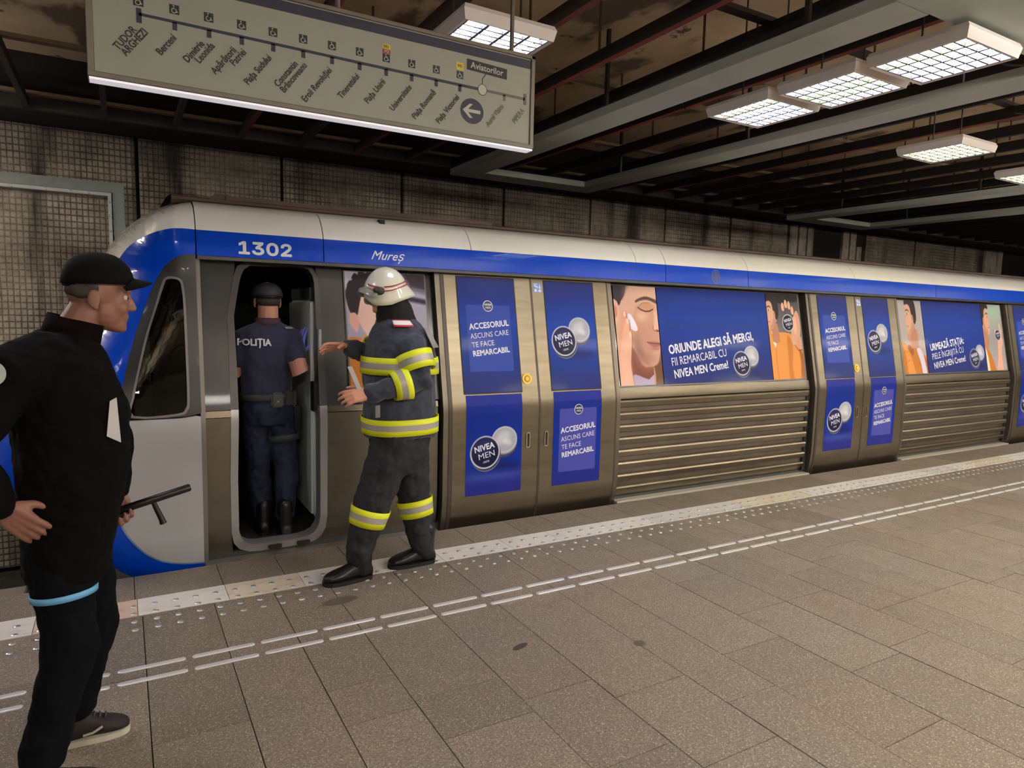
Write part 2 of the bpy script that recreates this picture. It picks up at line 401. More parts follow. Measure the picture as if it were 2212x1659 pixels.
def wall_mat(name, a, b2, grid):
    m, nt, bs = nt_new(name); g = N(nt, 'ShaderNodeNewGeometry').outputs['Position']
    n = noise(nt, g, 1.6, 6, .65); base = mixc(nt, rng(nt, n.outputs['Fac'], .35, .65), lin(a), lin(b2))
    n = noise(nt, g, 14, 4, .6); base = mixc(nt, rng(nt, n.outputs['Fac'], .4, .7, 0, .4), base, lin((60, 54, 48)))
    n = noise(nt, g, 1, 4, .6, sc=(2.2, 1, .28)); base = mixc(nt, rng(nt, n.outputs['Fac'], .52, .68, 0, .92), base, lin((30, 25, 22)))
    n = noise(nt, g, 1, 3, .6, sc=(7, 1, .35)); base = mixc(nt, rng(nt, n.outputs['Fac'], .6, .75, 0, .6), base, lin((40, 34, 30)))
    sep = N(nt, 'ShaderNodeSeparateXYZ'); nt.links.new(g, sep.inputs[0])
    # darker towards the top of the wall
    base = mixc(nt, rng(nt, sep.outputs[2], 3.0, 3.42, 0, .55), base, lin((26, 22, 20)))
    def saw(out, f, w_):
        mu = N(nt, 'ShaderNodeMath', operation='MULTIPLY'); mu.inputs[1].default_value = f; nt.links.new(out, mu.inputs[0])
        fr = N(nt, 'ShaderNodeMath', operation='FRACT'); nt.links.new(mu.outputs[0], fr.inputs[0])
        pp = N(nt, 'ShaderNodeMath', operation='PINGPONG'); pp.inputs[1].default_value = .5; nt.links.new(fr.outputs[0], pp.inputs[0])
        return rng(nt, pp.outputs[0], 0, w_)
    if grid:
        gx = saw(sep.outputs[0], 1/.052, .16); gz = saw(sep.outputs[2], 1/.066, .16)
        mn = N(nt, 'ShaderNodeMath', operation='MINIMUM'); nt.links.new(gx, mn.inputs[0]); nt.links.new(gz, mn.inputs[1])
        patch = noise(nt, g, 1.2, 3, .5); inv = rng(nt, patch.outputs['Fac'], .38, .58, .2, .85)
        dk = N(nt, 'ShaderNodeMath', operation='SUBTRACT'); dk.inputs[0].default_value = 1; nt.links.new(mn.outputs[0], dk.inputs[1])
        dm = N(nt, 'ShaderNodeMath', operation='MULTIPLY'); nt.links.new(dk.outputs[0], dm.inputs[0]); nt.links.new(inv, dm.inputs[1])
        base = mixc(nt, dm.outputs[0], base, lin((36, 30, 26)))
        bp = N(nt, 'ShaderNodeBump'); bp.inputs['Strength'].default_value = .6; bp.inputs['Distance'].default_value = .015
        nt.links.new(mn.outputs[0], bp.inputs['Height']); nt.links.new(bp.outputs[0], bs.inputs['Normal'])
    nt.links.new(base, bs.inputs['Base Color']); bs.inputs['Roughness'].default_value = .8
    return m
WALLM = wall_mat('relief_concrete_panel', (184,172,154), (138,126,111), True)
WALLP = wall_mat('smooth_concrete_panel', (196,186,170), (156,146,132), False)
wall = box('wall_back', (-6, 8.66, -1.3), (22, 8.9, 4.0), mat('black_joint', (18,15,14), .9), kind='structure')
xw = [.205+1.522*k for k in range(-4, 8)]
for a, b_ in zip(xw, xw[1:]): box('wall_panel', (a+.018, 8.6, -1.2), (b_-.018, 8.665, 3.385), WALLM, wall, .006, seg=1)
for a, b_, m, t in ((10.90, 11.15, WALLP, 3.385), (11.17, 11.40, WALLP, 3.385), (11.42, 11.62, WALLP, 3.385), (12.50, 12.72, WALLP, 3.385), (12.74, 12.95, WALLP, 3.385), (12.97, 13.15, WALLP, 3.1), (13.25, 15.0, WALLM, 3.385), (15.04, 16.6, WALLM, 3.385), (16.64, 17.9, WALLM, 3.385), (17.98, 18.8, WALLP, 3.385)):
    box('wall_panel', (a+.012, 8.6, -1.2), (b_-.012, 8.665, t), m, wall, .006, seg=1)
GALV = mat('galvanised_steel', (142,150,148), .5, .35, var=((3,3,3), .6, (104,112,110)))
fr = thing('access_panel_frame', 'galvanised steel frame around the wall grille at the upper left, bolted angle strip inside', 'frame', (-1, 8.5, 1))
box('rail', (-5, 8.5, 2.765), (.075, 8.6, 2.872), GALV, fr, .004); box('rail', (-.035, 8.5, -.5), (.075, 8.6, 2.765), GALV, fr, .004)
al = mat('white_angle_strip', (196,200,196), .45, .2)
box('angle_strip', (-5, 8.47, 2.725), (-.045, 8.6, 2.758), al, fr); box('angle_strip', (-.078, 8.47, -.5), (-.045, 8.6, 2.725), al, fr)
for x in (-.9, -.62, -.40, -.25): link('bolt', STUD, fr, (x, 8.469, 2.74), (.8, .8, 1.5), (PI/2, 0, 0))
for z in (2.66, 2.52, 2.36, 2.16): link('bolt', STUD, fr, (-.062, 8.469, z), (.8, .8, 1.5), (PI/2, 0, 0))

# ceiling
def ceil_mat():
    m, nt, b = nt_new('stained_concrete_soffit'); g = N(nt, 'ShaderNodeNewGeometry').outputs['Position']
    n = noise(nt, g, .9, 6, .6); base = mixc(nt, rng(nt, n.outputs['Fac'], .35, .65), lin((212, 190, 158)), lin((164, 142, 114)))
    n = noise(nt, g, 1.3, 5, .55, sc=(1, .5, 1)); base = mixc(nt, rng(nt, n.outputs['Fac'], .55, .60, 0, .8), base, lin((66, 54, 46)))
    n = noise(nt, g, 3.5, 5, .6); base = mixc(nt, rng(nt, n.outputs['Fac'], .66, .69, 0, .8), base, lin((36, 28, 24)))
    nt.links.new(base, b.inputs['Base Color']); b.inputs['Roughness'].default_value = .9
    bp = N(nt, 'ShaderNodeBump'); bp.inputs['Strength'].default_value = .4; bp.inputs['Distance'].default_value = .03
    nt.links.new(n.outputs['Fac'], bp.inputs['Height']); nt.links.new(bp.outputs[0], b.inputs['Normal'])
    return m
ceil = box('ceiling', (-6, -5, 3.8), (22, 8.9, 4.0), ceil_mat(), kind='structure')
box('edge_beam', (-6, 7.62, 3.395), (22, 8.66, 3.8), mat('sooty_beam', (22,19,18), .9), ceil)
box('edge_rail', (-6, 7.55, 3.30), (22, 7.62, 3.42), mat('sooty_rail', (40,35,32), .7), ceil)
TB = mat('grey_steel_bar', (52,48,46), .6, .3); TR = mat('red_oxide_steel', (128,52,40), .7, 0, var=((4,1,4), .8, (70,38,32))); TK = mat('black_steel_bar', (20,18,18), .6)
for k in range(-8, 34):
    x = -.68+.592*k
    mb = MB()
    side = 0 if k < 6 else 1
    red = k in (3, 5, 6, 8, 12)
    mb.box((x, -4.9, 3.305), (x+.036, 7.56, 3.39), 0)
    mb.box((x-.004, -4.9, 3.30), (x+.040, 7.56, 3.305), 1)
    mb.build('ceiling_bar', [TK if k > 5 else TB, TR if red else (TB if k < 6 else TK)], ceil)
XB = mat('pale_timber_batten', (128,116,96), .8, 0, var=((3,3,3), .6, (90,80,66)))
for y in (7.42, 5.95, 4.48, 3.0, 1.5, .0, -1.5, -3):
    box('cross_batten', (-5.9, y-.035, 3.392), (21.5, y+.035, 3.42), XB if y > 4 else TB, ceil)
RUST = mat('rusty_hanger', (84,52,32), .8)
hm = MB(); hm.tube([(0, 0, 3.4), (0, 0, 3.8)], .009, 6); HM = mesh('hanger_rod', hm.V, hm.F, RUST)
for k in range(-2, 22):
    for y in (5.2, 3.7, 2.4): link('hanger_rod', HM, ceil, (-.65+.592*k+random.uniform(-.05, .05), y+random.uniform(-.3, .3), 0), None, (0, 0, 0))
WD = mat('white_sheet_channel', (178,186,182), .6, 0, var=((2,2,2), .4, (150,158,152)))
CAB = mat('black_cable', (12,12,12), .6)
for pts, r in (([(4.35,2.3,3.28),(4.42,2.15,3.10),(4.50,2.0,3.07),(4.56,1.95,3.16),(4.60,1.98,3.30)], .006), ([(3.55,2.75,3.30),(3.50,2.72,3.22),(3.56,2.66,3.16),(3.62,2.62,3.24),(3.64,2.60,3.32)], .007), ([(3.50,2.95,3.30),(3.46,2.90,3.18),(3.47,2.85,3.30)], .006), ([(3.60,3.9,3.32),(3.58,3.85,3.22),(3.59,3.82,3.12),(3.60,3.80,3.10)], .005), ([(6.3,2.9,3.30),(6.6,2.6,3.24),(7.1,2.4,3.27),(7.6,2.3,3.34)], .006), ([(3.9,1.7,3.25),(4.2,1.9,3.3),(4.45,1.85,3.26)], .008)):
    mb = MB(); q = smooth_poly([(a, b) for a, b, c in pts], 5, False); qz = smooth_poly([(a, c) for a, b, c in pts], 5, False)
    mb.tube([(a[0], a[1], b[1]) for a, b in zip(q, qz)], r, 6); mb.build('cable', CAB, ceil, True)
for k, (x, y) in enumerate(((3.5, 2.82), (3.48, 4.35))): box('junction_box', (x, y, 3.24), (x+.10, y+.07, 3.31), CAB, ceil, .004)
def duct(x0, x1, lab):
    t = thing('ceiling_channel_frame', lab, 'frame', (x0, 4, 3.1))
    w_ = .275
    for a, b_ in ((x0, x0+w_), (x1-w_, x1)): box('channel', (a, 2.02, 3.10), (b_, 7.02, 3.165), WD, t, .004)
    box('end_channel', (x0+w_, 6.70, 3.10), (x1-w_, 7.02, 3.165), WD, t, .004)
    box('wide_panel', (x0, .6, 3.10), (x1, 2.02, 3.165), WD, t, .004)
    for x in (x0+.14, x1-.14):
        for y in (2.6, 4.4, 6.2): box('hanger_strap', (x-.012, y, 3.165), (x+.012, y+.03, 3.8), TB, t)
duct(3.207, 5.08, 'pale sheet-metal channel frame round the row of three ceiling lights')
duct(8.80, 10.68, 'pale sheet-metal channel frame far right, near the dark wall opening')
mbk = MB()
box('wall_front', (-6, -5.3, -1.3), (22, -5.0, 4), mat('tiled_side_wall', (120,110,98), .7), kind='structure')

# lamps
LAMPM = mat('lamp_housing', (214,206,204), .45, 0)
LOUV = mat('lamp_louvre', (96,96,100), .5, 0)
def emis(name, col, s):
    m = mat(name, col, .5, 0, emit=s*LAMP_POWER, ecol=col); return m
TUBEW = emis('cool_tube', (238,240,255), 1.0); TUBEY = emis('yellowish_tube', (246,248,206), .9); TUBEG = emis('greenish_tube', (222,246,200), .85); TUBED = emis('dim_tube', (236,232,255), .5)
def lamp(cx, cy, label, tints, group=None):
    z0 = 3.0; hi = .236; ho = .266; t = thing('ceiling_light', label, 'light', (cx, cy, z0), group)
    V = []; F = []
    for (h, z) in ((hi, z0+.004), (hi+.018, z0), (ho, z0+.052), (ho-.01, z0+.075), (hi-.02, z0+.08)):
        V += [(cx-h, cy-h, z), (cx+h, cy-h, z), (cx+h, cy+h, z), (cx-h, cy+h, z)]
    for j in range(4):
        for i in range(4): F.append((j*4+i, j*4+(i+1) % 4, (j+1)*4+(i+1) % 4, (j+1)*4+i))
    F.append((16, 17, 18, 19))
    link('housing', mesh('housing', V, F, LAMPM), t)
    lv = MB()
    for k in range(5):
        x = cx-hi+2*hi*k/4; lv.add([(x-.008, cy-hi, z0+.004), (x+.008, cy-hi, z0+.004), (x+.008, cy+hi, z0+.004), (x-.008, cy+hi, z0+.004), (x-.001, cy-hi, z0+.026), (x+.001, cy-hi, z0+.026), (x+.001, cy+hi, z0+.026), (x-.001, cy+hi, z0+.026)], [(0,3,2,1),(4,5,6,7),(0,1,5,4),(1,2,6,5),(2,3,7,6),(3,0,4,7)])
    for k in range(9):
        y = cy-hi+2*hi*k/8; lv.add([(cx-hi, y-.005, z0+.006), (cx+hi, y-.005, z0+.006), (cx+hi, y+.005, z0+.006), (cx-hi, y+.005, z0+.006), (cx-hi, y-.001, z0+.024), (cx+hi, y-.001, z0+.024), (cx+hi, y+.001, z0+.024), (cx-hi, y+.001, z0+.024)], [(0,3,2,1),(4,5,6,7),(0,1,5,4),(1,2,6,5),(2,3,7,6),(3,0,4,7)])
    lv.build('louvre', LOUV, t)
    box('reflector', (cx-hi+.002, cy-hi+.002, z0+.044), (cx+hi-.002, cy+hi-.002, z0+.05), LAMPM, t)
    for k, m in enumerate(tints):
        x = cx-hi+2*hi*(k+.5)/4
        box('tube', (x-.036, cy-hi+.01, z0+.032), (x+.036, cy+hi-.01, z0+.04), m, t)
    for s in (-.2, .2):
        mb = MB(); mb.tube([(cx+s, cy, z0+.078), (cx+s, cy, 3.8)], .006, 6); mb.build('suspension_rod', TB, t)
wt = (TUBEW,)*4
lamp(1.735, 3.345, 'square louvred ceiling light directly behind the station sign, cool white', wt)
lamp(3.875, 3.345, 'farthest of the three louvred lights in a row inside the pale channel frame', (TUBEY, TUBEW, TUBEW, TUBEW))
lamp(3.885, 2.757, 'middle of the three louvred lights in a row, with greenish tubes', (TUBEW, TUBEG, TUBEG, TUBEW))
lamp(3.90, 2.175, 'nearest of the three louvred lights in a row, with yellowish outer tube', (TUBEY, TUBEW, TUBEW, TUBEW))
lamp(6.0, 3.25, 'single yellowish louvred light right of the channel frame', (TUBEY,)*4)
lamp(7.62, 3.25, 'half-seen louvred light cut by the right picture edge', (TUBEY,)*4)
for i, (x, y) in enumerate(((-.45, 3.3), (-2.6, 3.3), (9.7, 3.2), (9.7, 2.6), (11.8, 3.25), (14.0, 3.25), (1.7, -1.6), (5.9, -1.6), (-2.5, -1.6), (9.7, -1.6))):
    lamp(x, y, 'louvred ceiling light of the same hall, outside the picture', wt if i < 3 else (TUBEY,)*4, 'ceiling lights outside the picture')

FILLM = mat('fill_light_glow', (250,244,232), .5, 0, emit=FILL_POWER, ecol=(250,244,232))
for i, (x, y) in enumerate([(x, y) for y in (.2, -2.4) for x in (4.2, 7.2, 10.2, 13.2, 16.2)]+[(1.8, -2.4), (-1.2, -2.4), (-2.9, 6.3)]):  # added unseen fill lights that brighten wall, train, ceiling and floor
    t = thing('added_fill_light', 'added fill light brightening the hall, unseen, outside the picture', 'light', (x, y, 3.05), 'added fill lights outside the picture')
    for s in (-.77, .77): box('end_cap', (x+s-.02, y-.12, 2.92), (x+s+.02, y+.12, 3.02), LAMPM, t, .006)
    box('diffuser', (x-.75, y-.11, 2.93), (x+.75, y+.11, 3.01), FILLM, t, .02)
    for s in (-.5, .5): box('suspension', (x+s-.006, y-.006, 3.01), (x+s+.006, y+.006, 3.295), LAMPM, t)
# ================================================================== route sign
GREYF = mat('sign_frame', (104,98,90), .45, .5)
SY = 2.5
sg = thing('station_sign', 'hanging grey light-box sign with the metro line diagram, arrow and station names', 'sign', (.73, SY, 2.28))
mb = MB()
V = [(-.064, SY, 2.283), (1.519, SY, 2.283), (1.519, SY, 2.655), (-.064, SY, 2.655)]
mb.box((-.064, SY+.005, 2.283), (1.519, SY+.075, 2.655)); mb.build('housing', GREYF, sg)
for n, a, b_ in (('frame_bar', (-.064, SY-.006, 2.283), (-.044, SY+.01, 2.655)), ('frame_bar', (1.500, SY-.006, 2.283), (1.519, SY+.01, 2.655)), ('frame_bar', (-.064, SY-.007, 2.283), (1.519, SY+.01, 2.300)), ('frame_bar', (-.064, SY-.006, 2.640), (1.519, SY+.01, 2.656))):
    box(n, a, b_, GREYF, sg, .002, seg=1)
box('light_strip', (-.06, SY-.004, 2.276), (1.515, SY+.045, 2.2825), mat('lit_diffuser_strip', (232,228,236), .4, 0, emit=.16), sg)
box('face', (-.044, SY, 2.300), (1.500, SY+.004, 2.640), mat('sign_face', (138,140,130), .45, 0), sg)
NAVY = mat('navy_print', (24,28,52), .5); BLK = mat('black_print', (14,13,18), .5); GRYP = mat('grey_print', (92,88,80), .5); SFACE = mat('sign_white_print', (170,171,162), .5)
YEL = mat('yellow_print', (196,176,40), .5); RED = mat('red_print', (140,30,28), .5); HEAV = mat('wheelchair_print', (168,182,168), .5)
def sp(name, loops, m, d=1): return panel(name, loops, flat_s(SY), m, sg, off=-.0006*d, flat=True, smooth=False)
sp('header_band', [(-.044, 2.601), (1.500, 2.601), (1.500, 2.636), (-.044, 2.636)], NAVY)
def zl(x): return 2.4935-.0102*x
sp('line_strip', [(.078, zl(0)-.0045), (1.26, zl(1.26)-.0055), (1.26, zl(1.26)+.0055), (.078, zl(0)+.0045)], NAVY)
sp('line_strip', [(1.29, zl(1.3)-.0055), (1.475, zl(1.47)-.0055), (1.475, zl(1.47)+.0055), (1.29, zl(1.3)+.0055)], GRYP)
sp('line_end', [(.071, 2.467), (.086, 2.467), (.086, 2.511), (.071, 2.511)], NAVY)
sp('line_end', [(1.467, 2.455), (1.482, 2.455), (1.482, 2.500), (1.467, 2.500)], GRYP)
def wheelchair(x, z, s=.0142):
    sp('accessible_pictogram', [(x-s, z-s), (x+s, z-s), (x+s, z+s), (x-s, z+s)], BLK)
    sp('accessible_pictogram', [ell(x-.001, z-.004, .0078, .0078, 16), ell(x-.001, z-.004, .0058, .0058, 16)], HEAV, 2)
    sp('accessible_pictogram', ell(x-.002, z+.0105, .0021, .0021, 8), HEAV, 2)
    sp('accessible_pictogram', [(x-.0035, z+.007), (x-.001, z+.007), (x, z+.0005), (x+.0045, z+.0005), (x+.0075, z-.0085), (x+.011, z-.0075), (x+.0105, z-.0055), (x+.0085, z-.006), (x+.0055, z+.003), (x-.002, z+.003)], HEAV, 2)
for k in range(15):
    x = .078+.1*k
    if 0 < k < 12: sp('line_tick', [(x-.007, zl(x)-.025), (x+.007, zl(x)-.025), (x+.007, zl(x)), (x-.007, zl(x))], NAVY)
    if k == 13: sp('line_tick', [(x-.0055, zl(x)-.024), (x+.0055, zl(x)-.024), (x+.0055, zl(x)), (x-.0055, zl(x))], GRYP)
    if k < 12: wheelchair(x, 2.5315-.0104*x)
sp('line_badge', [(.864, 2.553), (.894, 2.553), (.894, 2.571), (.864, 2.571)], YEL); sp('line_badge', [(.864, 2.538), (.894, 2.538), (.894, 2.553), (.864, 2.553)], RED)
text('badge_text', 'M1', .879, 2.5565, .0155, flat_s(SY), BLK, sg, 0, .02, 'CENTER', off=-.0015); text('badge_text', 'M3', .879, 2.5400, .0155, flat_s(SY), SFACE, sg, 0, .02, 'CENTER', off=-.0015)
sp('line_badge', [(1.163, 2.537), (1.193, 2.537), (1.193, 2.566), (1.163, 2.566)], YEL); text('badge_text', 'M1', 1.178, 2.547, .0155, flat_s(SY), BLK, sg, 0, .02, 'CENTER', off=-.0015)
sp('station_plate', [(1.207, 2.546), (1.388, 2.539), (1.388, 2.580), (1.207, 2.587)], BLK)
text('station_plate_text', 'Aviatorilor', 1.2965, 2.5525, .034, flat_s(SY), SFACE, sg, -.035, .018, 'CENTER', off=-.0015, width=.146)
sp('callout_line', [(1.2745, 2.499), (1.2785, 2.499), (1.2785, 2.521), (1.296, 2.546), (1.291, 2.546), (1.2745, 2.522)], BLK)
sp('station_marker', ell(1.277, 2.4805, .0205, .0225, 28), BLK, 2); sp('station_marker', ell(1.277, 2.4805, .0180, .020, 28), SFACE, 3)
sp('arrow_disc', ell(1.233, 2.391, .0515, .0485, 40), NAVY)
sp('arrow', [(1.192, 2.392), (1.222, 2.418), (1.236, 2.418), (1.216, 2.398), (1.270, 2.398), (1.270, 2.385), (1.216, 2.385), (1.236, 2.365), (1.222, 2.365)], SFACE, 2)
A = math.radians(53)
def slab_text(lines, xe, ze, m=BLK, size=.0315, sx=.80):
    for i, (t, dx) in enumerate(lines):
        text('station_name', t, xe+dx, ze-.004, size, flat_s(SY), m, sg, A, .022, 'RIGHT', off=-.0012, sx=sx, font=False)
slab_text([('TUDOR', 0), ('ARGHEZI', .031)], .073, 2.447); slab_text([('Berceni', 0)], .184, 2.447)
slab_text([('Dimitrie', 0), ('Leonida', .031)], .265, 2.446); slab_text([('Apărătorii', 0), ('Patriei', .031)], .362, 2.446)
slab_text([('Piața Sudului', 0)], .474, 2.444); slab_text([('Constantin', 0), ('Brâncoveanu', .031)], .561, 2.442)
slab_text([('Eroii Revoluției', 0)], .679, 2.443); slab_text([('Tineretului', 0)], .779, 2.441); slab_text([('Piața Unirii', 0)], .877, 2.440)
slab_text([('Universitate', 0)], .980, 2.439); slab_text([('Piața Romană', 0)], 1.079, 2.438); slab_text([('Piața Victoriei', 0)], 1.178, 2.437)
slab_text([('Aurel Vlaicu', 0)], 1.377, 2.436, GRYP, .030, .76); slab_text([('PIPERA', 0)], 1.475, 2.434, GRYP, .0315, .76)
for x in (.10, .71, 1.43):
    mb = MB(); mb.tube([(x, SY+.04, 2.65), (x, SY+.04, 3.8)], .009, 8); mb.box((x-.02, SY+.02, 2.65), (x+.02, SY+.06, 2.665)); mb.build('suspension_rod', GREYF, sg, True)

# ================================================================== train
tr = thing('metro_train', 'white-and-blue metro train with stainless doors and blue advertising, standing at the platform', 'train', (6, 6.03, -1.1))
XEND = 16.6
RX = [.414, 1.194, 2.3, 3.9, 4.24, 5.306, 7.0, 8.6, 9.9, 11.3, 13.0, XEND]
for a, b_ in zip(RX, RX[1:]):
    panel('roof_fairing', [(a+.003, 2.062), (b_-.003, 2.062), (b_-.003, 2.262), (a+.003, 2.262)], roof_s, WHITEP, tr, .012, 0, zs=RZ)
BX = [.414, 1.194, 4.24, 5.306, 8.6, 11.3, XEND]
for a, b_ in zip(BX, BX[1:]):
    panel('blue_band', [(a+.003, 1.908), (b_-.003, 1.908), (b_-.003, 2.061), (a+.003, 2.061)], roof_s, BLUEP, tr, .012, 0, zs=RZ)
# brown roof deck with the gutter lip
mb = MB()
rp = [(4.86, 2.268), (4.86, 2.285), (4.93, 2.302), (5.05, 2.315), (5.4, 2.345), (6.03, 2.37), (6.66, 2.345), (7.2, 2.30), (7.42, 2.2), (7.5, 1.95), (7.58, .9), (7.58, -.2), (7.5, -.25), (7.5, -.2), (7.4, 2.1), (6.03, 2.3), (4.9, 2.25)]
n = len(rp); V = [(x, y, z) for x in (.30, XEND) for y, z in rp]
mb.add(V, [(i, (i+1) % n, n+(i+1) % n, n+i) for i in range(n)]); mb.build('roof_deck', ROOFB, tr)
box('roof_rail', (.62, 4.87, 2.285), (2.6, 4.93, 2.318), ROOFB, tr, .004)
link('roof_wedge', mesh('roof_wedge', [(.50,4.88,2.28),(.64,4.88,2.28),(.64,4.98,2.28),(.50,4.98,2.28),(.56,4.88,2.325),(.64,4.88,2.325),(.64,4.98,2.325),(.56,4.98,2.325)], [(0,3,2,1),(4,5,6,7),(0,1,5,4),(1,2,6,5),(2,3,7,6),(3,0,4,7)], ROOFB), tr)
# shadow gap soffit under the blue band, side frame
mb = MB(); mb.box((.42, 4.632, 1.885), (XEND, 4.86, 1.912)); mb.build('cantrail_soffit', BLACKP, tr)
# underframe / floor / bulkheads
box('car_floor', (-.3, 4.56, -.12), (XEND, 7.5, .02), mat('cab_floor', (60,62,58), .6), tr)
box('underframe', (-.2, 4.75, -.9), (XEND, 7.35, -.12), mat('underframe_black', (20,19,19), .8), tr)
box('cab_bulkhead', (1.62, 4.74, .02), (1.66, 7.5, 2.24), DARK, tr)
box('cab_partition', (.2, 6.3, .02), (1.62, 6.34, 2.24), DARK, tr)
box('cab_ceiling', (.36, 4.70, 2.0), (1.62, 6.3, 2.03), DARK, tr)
box('cab_desk', (-.25, 4.95, .55), (.30, 6.2, .78), mat('cab_desk_grey', (66,72,70), .5), tr, .02)
box('cab_side_cabinet', (-.02, 4.9, .78), (.16, 5.3, 1.1), mat('cab_cabinet', (54,60,58), .5), tr, .02)

# cab side body: steel lower panel, black upper panel, with the door opening cut out
op_hi = [(.630, .948), (.632, 1.2), (.629, 1.54), (.668, 1.74), (.684, 1.80), (.705, 1.84), (.745, 1.866), (1.075, 1.873), (1.118, 1.858), (1.14, 1.82), (1.149, 1.774), (1.148, 1.43), (1.139, .948)]
op_lo = [(1.139, .948), (1.137, .19), (1.125, .125), (1.10, .085), (1.06, .062), (1.0, .052), (.74, .052), (.69, .058), (.655, .08), (.628, .12), (.618, .17), (.617, .5), (.630, .948)]
fo_hi = [(.584, .95), (.587, 1.28), (.588, 1.548), (.640, 1.80), (.662, 1.858), (.70, 1.882), (.745, 1.886), (1.09, 1.888), (1.145, 1.872), (1.168, 1.83), (1.178, 1.775), (1.186, 1.49), (1.189, .95)]
fo_lo = [(1.189, .95), (1.184, .19), (1.175, .11), (1.15, .055), (1.11, .02), (1.05, .003), (.745, .0), (.68, .006), (.62, .035), (.588, .08), (.573, .15), (.572, .5), (.584, .95)]
cs = body_s
panel('cab_black_panel', [(.432, .948), (.586, .948)]+fo_hi[1:4]+[(.652, 1.888), (.432, 1.888)], cs, BLACKP, tr, .02, 0, zs=DZ)
panel('cab_black_panel', [(1.187, .948), (1.335, .935), (1.345, 1.888), (1.16, 1.888), (1.178, 1.775), (1.186, 1.49)], cs, BLACKP, tr, .02, 0, zs=DZ)
panel('cab_window_surround', [[(1.339, .945), (2.02, .955), (2.02, 1.888), (1.349, 1.888)]], cs, mat('window_surround_black', (30,29,30), .2, coat=.3), tr, .02, .002, zs=DZ)
panel('cab_steel_panel', [(.432, 0), (.585, 0)]+[(.572, .15), (.572, .5), (.582, .90), (.432, .90)], cs, STEEL_D, tr, .02, 0, zs=DZ)
panel('cab_steel_panel', [(.432, -.02), (2.0, -.02), (2.0, .90), (1.189, .90), (1.184, .19), (1.175, .11), (1.15, .055), (1.11, .02), (1.05, .001), (.745, -.002), (.68, .0), (.60, .0), (.432, -.001)], cs, STEEL_D, tr, .02, 0, zs=DZ)
for a, b_ in ((.432, .584), (1.189, 2.0)):
    panel('belt_trim', [(a, .905), (b_, .905), (b_, .945), (a, .945)], cs, STEEL, tr, .012, -.006, zs=DZ)
panel('dark_door_frame', [fo_hi+op_hi[::-1]], cs, mat('dark_door_frame', (74,70,68), .35, .4), tr, .12, -.004, zs=DZ)
panel('silver_door_frame', [fo_lo+op_lo[::-1]], cs, FRAMEP, tr, .12, -.006, zs=DZ)
for x in (.80, .985): box('footstep_cleat', (x, 4.53, .008), (x+.085, 4.555, .035), mat('cleat_brown', (60,48,42), .5, .4), tr, .004)
box('footstep_strip', (.41, 4.47, -.055), (1.99, 4.56, -.012), mat('worn_step_metal', (150,144,136), .5, .6, var=((5,5,5), .6, (110,100,92))), tr, .003)
box('grab_bracket', (1.145, 4.58, 1.33), (1.165, 4.62, 1.46), FRAMEP, tr, .004)
box('lock_plate', (1.118, 4.60, .90), (1.146, 4.70, 1.10), RUBBER, tr)
# open cab door leaf, swung inwards
dl = box('cab_door', (1.128, 4.72, .13), (1.19, 5.42, 1.66), mat('cab_door_grey', (222,230,224), .35, .1), tr, .022, seg=3)
box('door_window_frame', (1.138, 4.80, 1.66), (1.18, 5.38, 1.74), mat('cab_cabinet2', (70,84,84), .4), dl)
panel('cab_seam_post', [(.405, -.02), (.432, -.02), (.436, 1.888), (.409, 1.888)], lambda x, z: nose_s(.42, z)*.5+body_s(x, z)*.5-.02, mat('seam_grey', (128,120,114), .4, .4), tr, .05, 0, zs=DZ)
# ---- nose
def nose(name, P, m, off=0, th=.015, inner=None):
    return panel(name, [P]+([inner] if inner else []), nose_s, m, tr, th, off, xs=NX, zs=NZ)
wb = [(-.055, 1.80), (-.002, 1.873), (.062, 1.957), (.163, 2.021), (.264, 2.055), (.34, 2.063), (.411, 2.062)]       # white / blue line
rt = [(-.095, 1.90), (-.045, 1.985), (.03, 2.09), (.12, 2.175), (.20, 2.225), (.27, 2.250), (.34, 2.262), (.411, 2.262)]          # top of the white
pil = [(.411, 1.908), (.355, 1.908), (.304, 1.887), (.253, 1.846), (.221, 1.80), (.186, 1.731), (.146, 1.633), (.092, 1.482), (.052, 1.346), (.017, 1.212), (-.01, 1.08), (-.02, 1.0), (-.02, .935)]
wbs = smooth_poly(wb, 4, False); rts = smooth_poly(rt, 4, False); pils = smooth_poly(pil, 3, False)
nose('nose_roof', wbs+rts[::-1], WHITEP)
nose('nose_blue', [(-.055, 1.80)]+wbs[1:]+pils+[(-.34, .935), (-.36, 1.2), (-.22, 1.5), (-.10, 1.72)], BLUEP, .001)
wf = [(.012, .935), (.03, 1.10), (.05, 1.19), (.085, 1.33), (.125, 1.47), (.175, 1.62), (.213, 1.72), (.232, 1.772)]
gl_in = smooth_poly([(.05, .945), (.055, 1.05), (.075, 1.15), (.105, 1.28), (.14, 1.42), (.19, 1.58), (.235, 1.72), (.252, 1.752), (.29, 1.757), (.318, 1.745), (.327, 1.71), (.334, 1.6), (.336, 1.3), (.335, 1.03), (.322, .975), (.28, .948)], 3)
outer = pils+[(.17, .925), (.32, .927), (.411, .943)]
nose('nose_window_surround', outer[::1], BLACKP, .004, .02, gl_in)
ring = smooth_poly([(.038, .935), (.043, 1.05), (.063, 1.15), (.093, 1.28), (.128, 1.42), (.178, 1.58), (.223, 1.73), (.246, 1.766), (.29, 1.771), (.327, 1.755), (.34, 1.715), (.347, 1.6), (.349, 1.3), (.348, 1.03), (.335, .965), (.285, .934)], 3)
nose('window_seal', ring, mat('window_seal_grey', (120,114,110), .4, .3), -.002, .012, gl_in)
